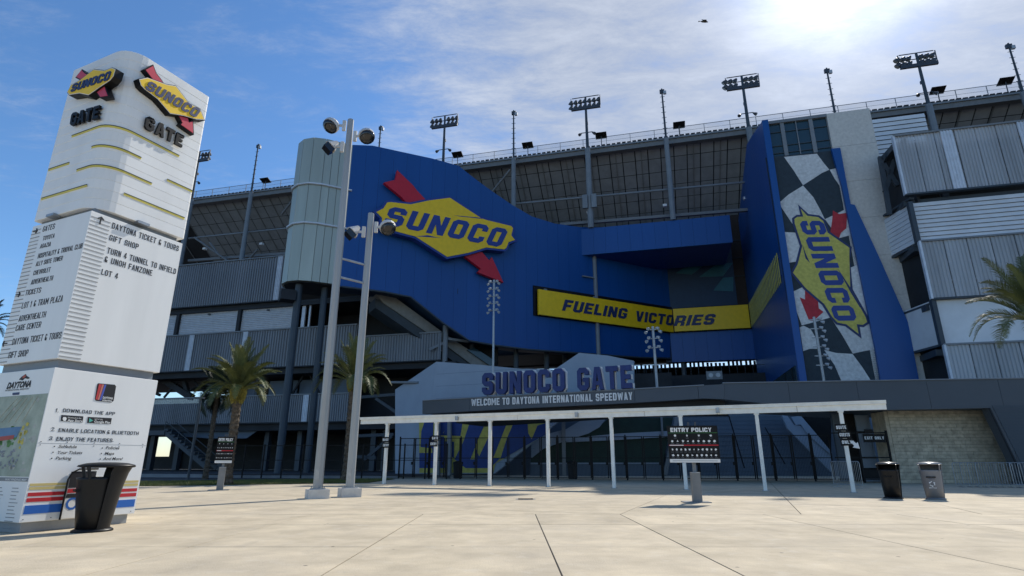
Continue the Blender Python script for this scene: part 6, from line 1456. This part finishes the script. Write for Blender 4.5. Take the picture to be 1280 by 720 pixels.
# ================================================================== BIRD
bp_ = C0+ray(880, 27).normalized()*42
bd = thing('bird', 'small dark bird gliding high in the sky', 'bird', tuple(bp_))
MB().tube([bp_+Vector((-.22, 0, .02)), bp_+Vector((-.1, 0, 0)), bp_+Vector((.08, 0, -.01)), bp_+Vector((.2, .02, 0)), bp_+Vector((.27, .03, -.02))], [.02, .06, .065, .045, .01], 8).build('body', M_BIRD, bd, smooth=True)
for s in (-1, 1):
    w = [(.12, 0), (.16, .16), (.06, .42), (-.06, .40), (-.05, .2), (-.10, 0)]; mb = MB()
    tp = [bp_+Vector((x, s*y*.6-s*0, .05+.12*math.sin(y*3)+s*y*.55)) for x, y in w]; bt_ = [p-Vector((0, 0, .012)) for p in tp]; n = len(tp)
    mb.add(tp+bt_, [tuple(range(n)), tuple(range(n, 2*n))[::-1]]+[(i, (i+1) % n, n+(i+1) % n, n+i) for i in range(n)]).build('wing', M_BIRD, bd)
mb = MB(); mb.add([bp_+Vector((-.2, 0, .02)), bp_+Vector((-.36, .08, .03)), bp_+Vector((-.36, -.08, .0)), bp_+Vector((-.28, 0, -.01))], [(0, 1, 2), (0, 3, 1), (0, 2, 3), (1, 3, 2)]).build('tail', M_BIRD, bd)
# a few flecks of litter and stains on the paving

# ================================================================== SMALL THINGS
dc = thing('dark_oval', 'dark oval drain cover set in the plaza paving near the gates', 'drain cover', tuple(G(657, 624)))  # grey rim with dark bars forms an oval on the paving
g_ = G(657, 624); MB().lathe((g_.x, g_.y, .0), [(.42, .001), (.42, .006), (.36, .008)], 18).build('rim', M_GREYST, dc)
for k in range(7): MB().box(g_.x-.3, g_.y-.3+k*.09, .008, g_.x+.3, g_.y-.27+k*.09, .014).build('dark_bar', M_BLACK, dc)
for (x, y, lab) in ((716, 600, 'dark waste bin standing behind the gates beside a grey column'), (572, 600, 'dark waste bin standing behind the gates before the lettering mural')):
    b = P_GATE.back(2.0).hit(x, y); b.z = 0; r = thing('waste_bin', lab, 'waste bin', tuple(b), 'dark waste bins behind the gates')
    MB().lathe(b, [(.36, 0), (.38, .04), (.42, 1.2), (.45, 1.22), (.45, 1.28)], 14).build('bin_body', M_DARKST, r)
    MB().lathe(b, [(.46, 1.28), (.44, 1.36), (.2, 1.46), (.05, 1.47)], 14).build('lid', M_BLACK, r)
for (x, y) in ((736, 266), (831, 257), (932, 248), (256, 311), (327, 305)):
    p = P_MA.back(3).hit(x, y); MB().frame(p, UX, WX, Vector((0, 0, 1)), .35, .3, .22).build('light_fitting', M_WHITE, gs)
for b in CB:
    Q = Plane((b.x, b.y, 0), (1, 0, 0)); MB().pbox(Q, -.07, .07, .75, 1.15, .17, .2).build('access_hatch', M_GALV, cp)
for u in pu:
    for s1_ in (-1, 1):
        MB().tube([P_CAN.at(u+s1_*.125, .02, .125), P_CAN.at(u+s1_*.125, .06, .125)], .015, 6).build('anchor_bolt', M_GALV, cn)
